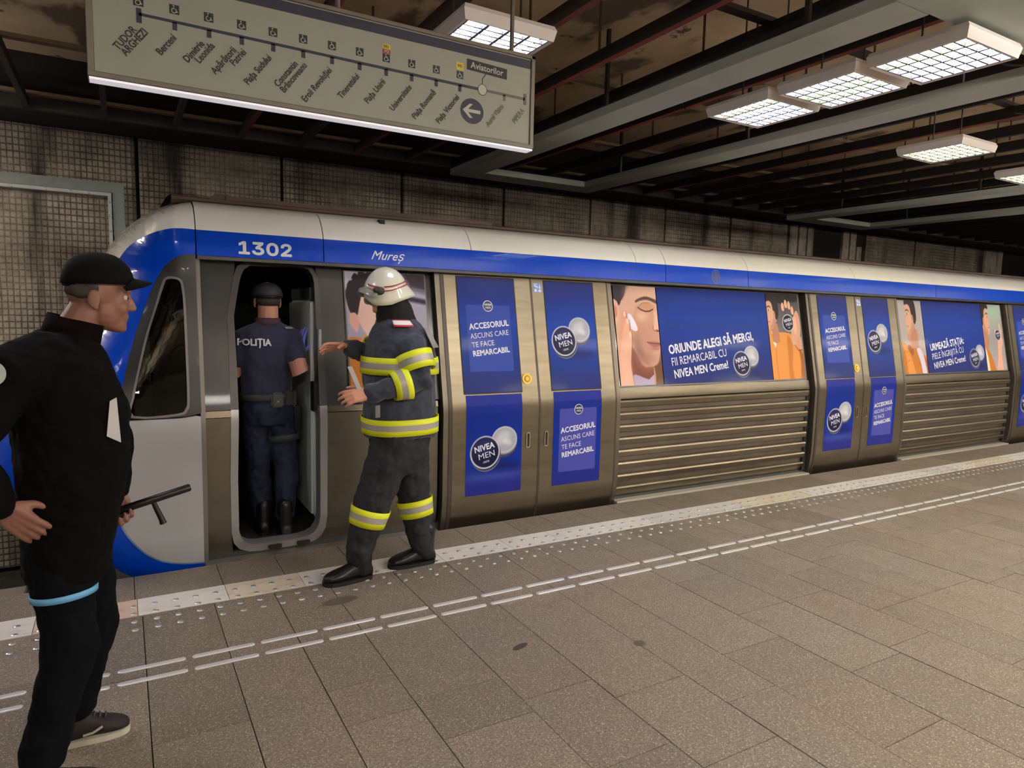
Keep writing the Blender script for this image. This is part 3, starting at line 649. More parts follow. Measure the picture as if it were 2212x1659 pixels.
def glass():
    m, nt, b = nt_new('tinted_glass'); out = nt.nodes['Material Output']
    t = N(nt, 'ShaderNodeBsdfTransparent'); t.inputs[0].default_value = (.42, .50, .47, 1)
    g_ = N(nt, 'ShaderNodeBsdfGlossy'); g_.inputs['Roughness'].default_value = .02; fr_ = N(nt, 'ShaderNodeFresnel'); fr_.inputs[0].default_value = 1.5
    mx = N(nt, 'ShaderNodeMixShader'); nt.links.new(fr_.outputs[0], mx.inputs[0]); nt.links.new(t.outputs[0], mx.inputs[1]); nt.links.new(g_.outputs[0], mx.inputs[2]); nt.links.new(mx.outputs[0], out.inputs[0])
    return m
GLASS = glass()
nose('cab_window', gl_in, GLASS, .006, .004)
fend = smooth_poly([(-.048, .92), (-.085, .7), (-.085, .5), (-.061, .377), (-.035, .318), (.005, .228), (.075, .131), (.135, .08), (.196, .046), (.298, .020), (.405, .010)], 4, False)
nose('silver_fender', fend+[(.405, .925), (.38, .93), (.30, .920)], SILVERP, -.012, .03)
def grow(P, d): # chrome rim following the fender arc
    out = []
    for i, p in enumerate(P):
        a = P[max(0, i-1)]; b = P[min(len(P)-1, i+1)]; tx, tz = b[0]-a[0], b[1]-a[1]; L = math.hypot(tx, tz) or 1
        out.append((p[0]-(-tz/L)*d*-1*-1, p[1]-(tx/L)*d))
    return out
rim = grow(fend, .010); nose('fender_rim', [p for p in rim]+fend[::-1], mat('light_blue_rim', (120,170,235), .2, .3, coat=1), -.006, .02)
nose('nose_skirt', [(.405, -.12), (.405, .018), (.30, .026), (.196, .055), (.12, .10), (.02, .22), (-.02, .31), (-.05, .4), (-.07, .5), (-.07, .7), (-.035, .925), (-.34, .925), (-.55, .6), (-.62, .33), (-.56, .05), (-.48, -.12)], BLUEP, .0)
# front shell (full width, behind the side panels)
V = []; rows = [-.15+.1*k for k in range(25)]; nb = 26
for z in rows:
    zz = min(z, 2.29); xf = spw(zz, XFP); L = .60+0.3*max(0, min(1, (1.6-zz)))-.34*max(0, min(1, (zz-1.8)/.35)); b = pw(zz, SIDEP)
    for k in range(2*nb+1):
        q = (k-nb)/nb; a = abs(q); y = a**.8*(6.03-b-.02)
        t = (1-(1-0)**1) if y <= 0 else 0
        u = 1-y/(6.03-b); t = (1-(1-u)**2.3)**(1/2.3) if u < 1 else 1
        x = xf+L*(1-t)
        V.append((x+.035, 6.03+math.copysign(max(0,y-.02), q), z-.012))
nn = 2*nb+1; F = [(r*nn+k, r*nn+k+1, (r+1)*nn+k+1, (r+1)*nn+k) for r in range(len(rows)-1) for k in range(nn-1)]
mi = []
for r in range(len(rows)-1):
    zc = (rows[r]+rows[r+1])/2
    for k in range(nn-1):
        q = abs((k+.5-nb)/nb)
        mi.append(1 if zc > 1.9 else 2 if (.95 < zc < 1.75 and q < .74) else 0)
# leave the part behind the side window and cab opening empty
keep = [(f, m) for f, m in zip(F, mi) if sum(V[i][0] for i in f)/4 < .02 or sum(V[i][1] for i in f)/4 > 6.6]
o = link('nose_front', mesh('nose_front', V, [k[0] for k in keep], [BLUEP, WHITEP, mat('windscreen', (14,18,20), .05, coat=1)], [k[1] for k in keep], True), tr)
# numbers and name on the blue band
NUM = mat('white_number', (226,228,230), .4)
text('fleet_number', '1302', .662, 1.933, .145, roof_s, NUM, tr, 0, .030, 'LEFT', off=-.002, width=.320, font=True)
text('train_name', 'Mureș', 1.522, 1.948, .088, roof_s, WHITEL, tr, 0, .004, 'LEFT', off=-.002, width=.245, shear=.45)
EMB = mat('emblem_navy', (0,52,140), .3)
panel('city_emblem', [ell(4.86, 1.985, .058, .066, 32), ell(4.86, 1.985, .046, .054, 32)], roof_s, EMB, tr, off=-.004, flat=True)
for k in range(-3, 4): panel('city_emblem', rrect(4.86+k*.012-.004, 1.985-.05*math.cos(k*.4), 4.86+k*.012+.004, 1.985+.05*math.cos(k*.4), 0), roof_s, EMB, tr, off=-.004, flat=True)

# ---- painter for the printed adverts: colours on a fine grid of vertices
class Paint:
    def __init__(s, x0, z0, x1, z1, step=.004):
        s.b = (x0, z0, x1, z1); s.nx = max(3, int(round((x1-x0)/step))+1); s.nz = max(3, int(round((z1-z0)/step))+1)
        s.X, s.Z = np.meshgrid(np.linspace(x0, x1, s.nx), np.linspace(z0, z1, s.nz)); s.c = np.zeros((s.nz, s.nx, 3)); s.aa = (x1-x0)/(s.nx-1)*.6
    def U(s, P):  # unit poster coords -> metres
        x0, z0, x1, z1 = s.b; return [(x0+u*(x1-x0), z0+v*(z1-z0)) for u, v in P]
    def put(s, a, rgb):
        a = a[..., None]; s.c = s.c*(1-a)+np.array(rgb, float)*a
    def vgrad(s, stops):
        v = (s.Z-s.b[1])/(s.b[3]-s.b[1]); q = [st[0] for st in stops]
        for k in range(3): s.c[..., k] = np.interp(v, q, [st[1][k] for st in stops])
    def poly(s, P, rgb, soft=None, alpha=1, sm=0, unit=False):
        if unit: P = s.U(P)
        if sm: P = smooth_poly(P, sm)
        soft = soft or s.aa; P = np.array(P); ins = np.zeros(s.X.shape, bool); d2 = np.full(s.X.shape, 1e9)
        for i in range(len(P)):
            (xa, za), (xb, zb) = P[i], P[(i+1) % len(P)]
            if za != zb:
                c = ((za > s.Z) != (zb > s.Z)) & (s.X < (xb-xa)*(s.Z-za)/(zb-za)+xa); ins ^= c
            dx, dz = xb-xa, zb-za; L = dx*dx+dz*dz+1e-12
            t = np.clip(((s.X-xa)*dx+(s.Z-za)*dz)/L, 0, 1); d2 = np.minimum(d2, (s.X-xa-t*dx)**2+(s.Z-za-t*dz)**2)
        d = np.sqrt(d2); d = np.where(ins, d, -d); s.put(np.clip(.5+d/(2*soft), 0, 1)*alpha, rgb)
    def blob(s, x, z, rx, rz, rgb, alpha=.5, p=1.0, rot=0):
        x0, z0, x1, z1 = s.b; cx, cz = x0+x*(x1-x0), z0+z*(z1-z0)
        dx, dz = s.X-cx, s.Z-cz; a, b = dx*math.cos(rot)+dz*math.sin(rot), -dx*math.sin(rot)+dz*math.cos(rot)
        s.put(alpha*np.exp(-((a/(rx*(x1-x0)))**2+(b/(rz*(z1-z0)))**2)**p), rgb)
    def line(s, P, wd, rgb, alpha=1, soft=None, unit=True):
        if unit: P = s.U(P)
        soft = soft or s.aa; d2 = np.full(s.X.shape, 1e9)
        for (xa, za), (xb, zb) in zip(P, P[1:]):
            dx, dz = xb-xa, zb-za; L = dx*dx+dz*dz+1e-12
            t = np.clip(((s.X-xa)*dx+(s.Z-za)*dz)/L, 0, 1); d2 = np.minimum(d2, (s.X-xa-t*dx)**2+(s.Z-za-t*dz)**2)
        s.put(np.clip(.5+(wd-np.sqrt(d2))/(2*soft), 0, 1)*alpha, rgb)
    def build(s, name, surf, m, parent, off=-.002):
        P = np.empty((s.nz, s.nx, 3)); P[..., 0] = s.X; P[..., 2] = s.Z
        ys = [surf(0.0, z)+off for z in s.Z[:, 0]]; P[..., 1] = np.array(ys)[:, None]
        i = np.arange(s.nx*s.nz).reshape(s.nz, s.nx)
        q = np.stack([i[:-1, :-1], i[:-1, 1:], i[1:, 1:], i[1:, :-1]], -1).reshape(-1, 4)
        me = bpy.data.meshes.new(name); me.vertices.add(s.nx*s.nz); me.vertices.foreach_set('co', P.ravel())
        me.loops.add(q.size); me.loops.foreach_set('vertex_index', q.ravel()); me.polygons.add(len(q)); me.polygons.foreach_set('loop_start', np.arange(0, q.size, 4)); me.polygons.foreach_set('loop_total', np.full(len(q), 4)); me.update()
        at = me.color_attributes.new('print', 'FLOAT_COLOR', 'POINT'); c = np.clip(s.c/255., 0, 1)*1.0; c = np.where(c <= .04045, c/12.92, ((c+.055)/1.055)**2.4)
        rgba = np.ones((s.nx*s.nz, 4), np.float32); rgba[:, :3] = c.reshape(-1, 3); at.data.foreach_set('color', rgba.ravel())
        me.materials.append(m); me.polygons.foreach_set('use_smooth', [True]*len(q))
        return link(name, me, parent)
def vinyl():
    m, nt, b = nt_new('printed_vinyl'); a = N(nt, 'ShaderNodeVertexColor'); a.layer_name = 'print'
    nt.links.new(a.outputs[0], b.inputs['Base Color']); b.inputs['Roughness'].default_value = .45; b.inputs['Specular IOR Level'].default_value = .16; b.inputs['Coat Weight'].default_value = .03; b.inputs['Coat Roughness'].default_value = .08
    return m
VIN = vinyl()
VTXT = mat('advert_lettering', (222,224,238), .4)
def tin(p, x, z, r, ox, oz):     # closed tin in front of an open one, (x,z) centre in metres
    r2 = r*.88
    p.poly(ell(x+ox*.7, z-r*.9, r*1.3, r*.28, 24), (10,16,70), r*.3, .6)
    p.poly(ell(x+ox, z+oz-r*.30, r2, r2*.88, 32), (70,72,92)); p.poly(ell(x+ox, z+oz-r*.12, r2, r2*.9, 32), (150,152,168)); p.poly(ell(x+ox, z+oz, r2, r2*.92, 32), (196,198,208)); p.poly(ell(x+ox, z+oz, r2*.92, r2*.84, 32), (168,170,184))
    p.poly(ell(x+ox-r*.1, z+oz+r*.1, r2*.6, r2*.4, 24, .5), (205,207,214), r*.15, .8); p.poly(ell(x+ox+r*.2, z+oz-r*.15, r2*.35, r2*.2, 20, -.4), (222,224,228), r*.12, .7)
    p.poly(ell(x+r*.06, z-r*.17, r, r, 36), (120,122,140)); p.poly(ell(x+r*.04, z-r*.10, r, r, 36), (40,42,62)); p.poly(ell(x, z, r, r, 40), (206,208,220)); p.poly(ell(x, z, r*.91, r*.91, 40), (22,22,58))
    p.poly(ell(x-r*.15, z+r*.35, r*.62, r*.42, 24, .3), (66,70,140), r*.35, .6)
def tin_text(surf, par, x, z, r, ang=.20, off=-.004):
    ca, sa = math.cos(ang), math.sin(ang)
    text('tin_lettering', 'NIVEA', x-r*.70+r*.03, z+r*.02, r*.50, surf, VTXT, par, ang, .03, 'LEFT', off=off, width=r*1.32)
    text('tin_lettering', 'MEN', x-r*.50+r*.10, z-r*.43, r*.50, surf, VTXT, par, ang, .0, 'LEFT', off=off, width=r*1.08)
    text('tin_lettering', 'CREME', x-r*.12, z-r*.66, r*.17, surf, VTXT, par, ang, .0, 'LEFT', off=off, width=r*.42)
def logo(surf, par, x, z, r=.043, off=-.004):
    panel('advert_badge', ell(x, z, r, r, 28), surf, VTXT, par, off=off+.0012, flat=True, zs=DZ); panel('advert_badge', ell(x, z, r*.88, r*.88, 28), surf, mat('badge_navy', (22,24,66), .4), par, off=off+.0006, flat=True, zs=DZ)
    text('badge_lettering', 'NIVEA', x, z+.003, .023, surf, VTXT, par, 0, .025, 'CENTER', off=off-.001, width=.062); text('badge_lettering', 'MEN', x, z-.020, .022, surf, VTXT, par, 0, .01, 'CENTER', off=off-.001, width=.044)
def slogan(surf, par, x, z, off=-.004, k=1.0, w=.345):
    a = .10
    text('advert_lettering', 'ACCESORIUL', x, z, .062, surf, VTXT, par, a, .032, 'LEFT', off=off, width=w)
    text('advert_lettering', 'ASCUNS CARE', x+.004, z-.070, .056, surf, VTXT, par, a, 0, 'LEFT', off=off, width=w*.97)
    text('advert_lettering', 'TE FACE', x+.012, z-.135, .056, surf, VTXT, par, a, 0, 'LEFT', off=off, width=w*.56)
    text('advert_lettering', 'REMARCABIL', x+.018, z-.200, .058, surf, VTXT, par, a, .032, 'LEFT', off=off, width=w*.92)
BL_T, BL_M, BL_B = (52,62,150), (38,72,176), (36,44,120)
YB = mat('yellow_button', (232,190,20), .35); BUT = mat('button_amber', (150,104,30), .4, .3)
def door_leaf(x0, x1, kind, step):
    L = panel('door_leaf', [rrect(x0, -.03, x1, 1.895, .004, 1)], door_s, STEEL, tr, .035, 0, zs=DZ)
    a, b_ = (x0+.107, x1-.155) if kind == 'L' else (x0+.120, x1-.152)
    S = door_s
    panel('window_recess', [rrect(a-.010, .985, b_+.010, 1.870, .006, 2)], S, RUBBER, L, .004, -.0012, zs=DZ)
    p = Paint(a, .995, b_, 1.860, step)
    p.vgrad([(0, (32,40,112)), (.3, (8,50,142)), (.6, (6,60,166)), (.85, (26,46,134)), (1, (38,46,120))])
    q = Paint(a+.005, .212, b_, .978, step)
    q.vgrad([(0, (38,42,132)), (.12, (32,42,136)), (.35, (8,44,150)), (.8, (12,40,140)), (1, (28,40,144))])
    if kind == 'L':
        bx = (a+.058, 1.153, b_-.052, 1.655)
        p.poly(rrect(*bx, .012), (52,76,172), None, .95); tin(q, a+.168, .540, .128, .166, .088)
        q.blob(.5, .18, .8, .05, (110,120,190), .35)
    else:
        p.blob(.5, .45, .5, .25, (28,68,178), .5); tin(p, a+.152, 1.382, .122, .160, .095)
        bx = (a+.062, .320, b_-.050, .840); q.poly(rrect(*bx, .012), (76,78,168), None, .95)
    p.build('advert', S, VIN, L, -.0025); q.build('advert', S, VIN, L, -.002)
    if kind == 'L': logo(S, L, (bx[0]+bx[2])/2, 1.648); slogan(S, L, a+.077, 1.467); tin_text(S, L, a+.168, .540, .128)
    else: logo(S, L, (bx[0]+bx[2])/2, .829); slogan(S, L, a+.078, .640); tin_text(S, L, a+.152, 1.382, .122)
    hx = x1-.098 if kind == 'L' else x0+.058
    panel('handle', [rrect(hx-.018, .545, hx+.018, .672, .017, 5), rrect(hx-.010, .555, hx+.010, .662, .0095, 5)], S, mat('handle_steel', (190,182,168), .25, 1), L, .006, -.006)
    panel('handle_recess', rrect(hx-.010, .555, hx+.010, .662, .0095, 5), S, mat('handle_dark', (70,64,58), .4, .7), L, .002, -.001)
    if kind == 'L':
        bxx, bz = x1-.097, 1.089
        for r, m, d in ((.043, YB, .006), (.026, BUT, .008), (.017, YB, .011)):
            panel('door_button', ell(bxx, bz, r, r, 24), S, m, L, d, -d)
    else:
        panel('warning_sticker', rrect(x0+.018, 1.768, x0+.092, 1.842, .003, 1), S, mat('sticker_blue', (120,150,220), .4), L, off=-.0015, flat=True)
        wb_ = mat('sticker_white', (225,230,240), .4); sx_, sz_ = x0+.018, 1.768
        for P in ([(.004,.050),(.040,.050),(.040,.034),(.030,.034),(.030,.042),(.012,.042),(.012,.060),(.004,.060)], [(.006,.006),(.030,.006),(.030,.024),(.020,.024),(.020,.032),(.012,.032),(.012,.024),(.006,.024)], [(.044,.006),(.070,.006),(.070,.022),(.044,.022)], [(.052,.024),(.058,.024),(.062,.036),(.066,.030),(.068,.034),(.062,.044),(.062,.052),(.054,.052),(.050,.040),(.046,.036),(.050,.034),(.055,.038)], [(.054,.054),(.061,.054),(.061,.061),(.054,.061)], [(.004,.064),(.036,.064),(.036,.070),(.004,.070)]):
            panel('warning_sticker', [(sx_+u, sz_+v) for u, v in P], S, wb_, L, off=-.003, flat=True)
    return L
def door_pair(x0, step, visR=True):
    door_leaf(x0, x0+.752, 'L', step)
    panel('door_gasket', rrect(x0+.750, -.03, x0+.768, 1.893, 0), door_s, SEAMG, tr, .03, -.002, zs=DZ)
    if visR: door_leaf(x0+.766, x0+1.520, 'R', step)
    for a, b_, m, o_ in ((-.072, -.028, STEEL_D, .004), (-.030, -.002, SEAMG, -.001), (1.518, 1.532, SEAMG, -.001), (1.530, 1.575, STEEL_D, .004)):
        panel('door_post', rrect(x0+a, -.04, x0+b_, 1.892, 0), door_s, m, tr, .08, o_, zs=DZ)
DX = (2.095, 6.32, 10.50)
door_pair(DX[0], .0042); door_pair(DX[1], .007); door_pair(DX[2], .012)
for x in (14.7,): door_pair(x, .03, False)

# ---- ribbed side panels and window banks
def side_bay(x0, x1):
    t = panel('side_panel', rrect(x0, -.03, x1, .985, 0), body_s, STEEL_D, tr, .02, .015, zs=DZ)
    panel('waist_rail', rrect(x0+.01, .885, x1-.02, .975, 0), body_s, STEEL, t, .02, -.002, zs=DZ)
    for k in range(8):
        zc = .845-.1085*k
        V = []; pr_ = [(-.036, .014), (-.026, -.016), (.014, -.024), (.028, -.018), (.036, .014)]
        for x in (x0+.012, x1-.055):
            for dz, dy in pr_: V.append((x, body_s(x, zc+dz)+dy, zc+dz))
        n = 5; F = [(i, i+1, n+i+1, n+i) for i in range(n-1)]+[tuple(range(n)), tuple(range(2*n-1, n-1, -1))]
        o = link('rib', mesh('rib', V, F, STEEL), t)
    box('end_recess', (x1-.056, 4.535, .02), (x1-.004, 4.55, .86), RUBBER, t)
    box('sill', (x0, 4.475, -.032), (x1, 4.56, -.002), mat('sill_white_metal', (214,206,190), .4, .5), t, .003)
def bank(x0, x1):
    L = panel('window_bank', [rrect(x0, .975, x1, 1.888, 0)], body_s, mat('bank_black', (18,17,18), .15, coat=.5), tr, .03, .004, zs=DZ)
    panel('window_frame', [rrect(x0+.03, .982, x1-.05, 1.872, .006, 2), rrect(x0+.052, .995, x1-.068, 1.862, .004, 2)], body_s, mat('window_frame_grey', (96,92,90), .4, .6), L, .008, -.004, zs=DZ)
    return L
LINE = mat('panel_joint', (14,18,60), .5)
def centre_print(L, x0, x1, step, t1, t2, t3, w1, w2, w3, tinx):
    p = Paint(x0, .99, x1, 1.865, step)
    p.vgrad([(0, (32,40,108)), (.3, (8,42,132)), (.7, (6,56,158)), (1, (20,40,124))]); p.blob(.5, .75, .45, .3, (8,54,160), .5)
    tin(p, tinx, 1.165, .118, .145, .073)
    p.build('window_advert', body_s, VIN, L, -.003)
    tin_text(body_s, L, tinx, 1.165, .118, off=-.005)
    a = .115
    text('advert_lettering', t1, x0+.093, 1.262, .115, body_s, VTXT, L, a, .030, 'LEFT', off=-.005, width=w1)
    text('advert_lettering', t2, x0+.114, 1.155, .105, body_s, VTXT, L, a, 0, 'LEFT', off=-.005, width=w2)
    text('advert_lettering', t3, x0+.134, 1.045, .105, body_s, VTXT, L, a, .018, 'LEFT', off=-.005, width=w3)
    fo = rrect(x0+.10, 1.532, x1-.105, 1.765, (.005,.005,.07,.07), 5); fi = rrect(x0+.103, 1.5352, x1-.108, 1.7618, (.004,.004,.067,.067), 5)
    panel('vent_flap_joint', [fo, fi], body_s, LINE, L, off=-.0045, flat=True)
SK, SK2, SKD, SKL = (214,166,142), (188,134,110), (128,80,66), (236,200,180)
HAIR = (44,34,36); ORG, ORG2, ORG3 = (196,118,44), (160,90,32), (222,146,72)
def eye(p, x, z, s, look=0):
    p.poly([(x-s, z), (x-.3*s, z+.42*s), (x+.5*s, z+.38*s), (x+s, z-.05*s), (x+.3*s, z-.3*s), (x-.4*s, z-.28*s)], (226,214,208), None, 1, 3, True)
    p.poly([(x-.25*s+look, z+.35*s), (x+.3*s+look, z+.35*s), (x+.3*s+look, z-.25*s), (x-.25*s+look, z-.25*s)], (54,44,40), None, 1, 3, True)
    p.line([(x-s, z+.02), (x, z+.45*s), (x+s, z)], .003, (60,36,30), .9)
def print_face(x0, x1, step):            # close-up, eyes closed, cream on the cheek
    p = Paint(x0, .99, x1, 1.862, step); p.vgrad([(0, SK2), (1, SKL)])
    P = lambda L, c, **k: p.poly(L, c, unit=True, **k)
    P([(-.1,-.1),(1.1,-.1),(1.1,1.1),(-.1,1.1)], (216,172,150)); P([(.62,.62),(1.1,.55),(1.1,1.1),(.4,1.1)], (226,186,166), soft=.06, alpha=.7)
    P([(-.1,1.1),(.30,1.1),(.27,.93),(.17,.85),(.10,.80),(-.1,.86)], (58,48,60), sm=3); P([(.30,1.1),(.44,1.1),(.32,.97),(.20,.86),(.2,.95)], (120,94,92), soft=.02, alpha=.6)
    P([(-.1,.86),(.07,.84),(.10,.74),(.08,.66),(.02,.62),(-.1,.64)], (232,176,152), sm=3); P([(.0,.80),(.05,.79),(.05,.70),(.0,.68)], (186,110,88), soft=.012, alpha=.7)
    # jaw, neck, shirt
    P([(.30,.50),(.52,.22),(.70,.19),(.90,.22),(1.1,.30),(1.1,-.1),(.2,-.1),(.2,.4)], (150,92,70), soft=.01, sm=2); P([(.30,.42),(.46,.18),(.62,.14),(.95,.15),(1.1,.2),(1.1,-.1),(.24,-.1)], (118,66,50), soft=.03, alpha=.8)
    P([(.28,.10),(.45,.10),(.66,.06),(.84,.12),(.84,-.1),(.28,-.1)], (176,160,190), sm=2); P([(.80,.20),(.95,.32),(1.1,.42),(1.1,-.1),(.82,-.1)], (112,74,48)); P([(.80,.2),(.83,.1),(.80,-.05),(.77,-.05),(.79,.1)], (200,150,110), sm=2)
    P([(.30,.48),(.40,.34),(.52,.24),(.66,.195),(.80,.19),(.92,.225),(.97,.30),(1.0,.45),(.9,.75),(.5,.8)], (206,156,132), soft=.008, sm=2); P([(.34,.46),(.44,.33),(.56,.235),(.72,.20),(.62,.30),(.48,.45)], (160,108,90), soft=.03, alpha=.7, sm=2)
    p.blob(.75, .27, .12, .05, (176,132,120), .6); p.blob(.55, .30, .25, .08, (150,106,96), .45); p.blob(.72, .42, .2, .05, (176,130,116), .5)
    p.blob(.42, .62, .16, .10, (196,140,112), .55); p.blob(.66, .52, .22, .10, (188,136,116), .45); p.blob(.48, .40, .10, .14, (150,100,84), .5); p.blob(.62, .70, .14, .05, (238,200,180), .6); p.blob(.90, .34, .10, .05, (214,168,152), .5)
    # brow, closed eye
    P([(.50,.855),(.62,.885),(.78,.90),(1.02,.86),(1.02,.825),(.80,.865),(.62,.855),(.51,.835)], (86,60,54), soft=.006, sm=3); p.blob(.76, .80, .2, .045, (196,146,116), .8)
    P([(.55,.785),(.66,.83),(.80,.835),(.93,.80),(.90,.765),(.76,.745),(.64,.765)], (206,154,122), soft=.01, sm=3)
    p.line([(.55,.785),(.62,.762),(.72,.747),(.82,.752),(.90,.770)], .0055, (62,38,40), .95); p.line([(.57,.80),(.68,.835),(.84,.835)], .002, (140,90,72), .8)
    # nose, mouth
    P([(.93,.72),(.90,.62),(.87,.575),(.90,.55),(.98,.56),(1.05,.55),(1.05,.75)], (232,188,170), soft=.014, sm=2); p.line([(.87,.60),(.865,.57),(.90,.548),(.96,.562),(1.0,.545)], .004, (150,72,60), .9, .004); P([(.93,.55),(1.0,.556),(1.0,.545),(.95,.542)], (96,34,30), sm=2)
    P([(.70,.432),(.84,.440),(1.02,.428),(1.02,.40),(.86,.385),(.78,.40)], (172,104,104), soft=.006, sm=2); p.line([(.69,.435),(.80,.424),(1.0,.418)], .003, (96,40,44)); p.blob(.88, .37, .12, .02, (150,100,90), .6)
    # cream
    P([(.30,.72),(.37,.71),(.46,.63),(.50,.565),(.44,.545),(.35,.57),(.33,.62),(.29,.68)], (232,222,242), sm=3); P([(.33,.70),(.40,.66),(.45,.60),(.37,.60)], (250,246,255), soft=.02, alpha=.6, sm=3)
    # fingers
    for L, c in (([(.02,.45),(.10,.60),(.16,.72),(.22,.745),(.26,.72),(.24,.62),(.20,.5),(.1,.3),(.02,.3)], (222,160,134)), ([(.04,.28),(.12,.48),(.20,.62),(.26,.675),(.31,.66),(.31,.58),(.26,.46),(.20,.30),(.10,.15)], (230,172,146)), ([(.02,.10),(.12,.34),(.22,.48),(.29,.545),(.345,.53),(.34,.45),(.30,.32),(.27,.18),(.30,-.1),(.0,-.1)], (232,176,150))):
        P([(a+.015, b-.01) for a, b in L], (150,92,74), sm=3, soft=.006, alpha=.8); P(L, c, sm=3)
    P([(.20,.73),(.235,.738),(.245,.70),(.21,.69)], (244,206,194), sm=3); P([(.25,.66),(.29,.665),(.30,.63),(.26,.62)], (244,206,194), sm=3); P([(.29,.53),(.33,.53),(.335,.49),(.30,.48)], (244,206,194), sm=3)
    p.blob(.15, .1, .12, .2, (236,186,164), .7)
    return p
def small_head(p, cx, cz, h, facing, P):     # h: head height in unit coords; facing -1 left / +1 right profile-ish
    f = facing; w = h*1.05
    K = lambda L: [(cx+f*a*w, cz+b*h) for a, b in L]
    P(K([(-.18,-.30),(.10,-.42),(.12,-.8),(-.40,-.8),(-.30,-.3)]), (182,126,100), sm=2)
    P(K([(-.42,.10),(-.36,.40),(-.10,.52),(.20,.48),(.36,.34),(.40,.12),(.47,-.06),(.40,-.10),(.40,-.22),(.37,-.34),(.24,-.46),(.06,-.42),(-.10,-.30),(-.30,-.16)]), SK, sm=3)
    P(K([(-.20,-.30),(.06,-.42),(.24,-.44),(.05,-.26),(-.10,-.1),(-.22,.05),(-.30,-.14)]), SK2, soft=.01, alpha=.8, sm=2)
    P(K([(-.46,-.02),(-.48,.25),(-.40,.46),(-.14,.58),(.16,.58),(.36,.48),(.38,.36),(.14,.38),(-.02,.30),(-.08,.12),(-.14,.02),(-.22,-.12),(-.32,-.16)]), HAIR, sm=3)
    P(K([(-.20,.06),(-.12,.10),(-.08,.02),(-.12,-.12),(-.18,-.14),(-.22,-.04)]), (206,146,122), sm=3); P(K([(-.17,.03),(-.13,.04),(-.13,-.06)]), (150,92,72), sm=2)
    P(K([(.08,.20),(.20,.245),(.34,.20),(.34,.175),(.2,.21),(.08,.17)]), (60,42,38), sm=2)
    P(K([(.14,.115),(.22,.14),(.30,.10),(.22,.085)]), (228,218,212), sm=2); P(K([(.21,.13),(.26,.13),(.26,.088),(.21,.088)]), (40,30,30), sm=2)
    p.line(K([(.33,.08),(.385,-.04),(.33,-.07)]), .0022, (160,104,82), .8); p.line(K([(.20,-.235),(.30,-.225),(.38,-.215)]), .0035, (150,84,78), .95); p.line(K([(.10,-.32),(.24,-.36),(.34,-.33)]), .003, SKD, .3)
def hand_tin(p, P, x, z, r, fing):
    for k, (dx, dz) in enumerate(fing):
        P([(x+dx-.035, z+dz-.05), (x+dx-.045, z+dz), (x+dx-.02, z+dz+.035), (x+dx+.02, z+dz+.03), (x+dx+.04, z+dz-.01), (x+dx+.03, z+dz-.06)], (232,176,150), sm=3)
    x0, z0, x1, z1 = p.b; X, Z = x0+x*(x1-x0), z0+z*(z1-z0)
    p.poly(ell(X, Z, r, r, 32), (206,208,222)); p.poly(ell(X, Z, r*.9, r*.9, 32), (22,22,60))
    return X, Z
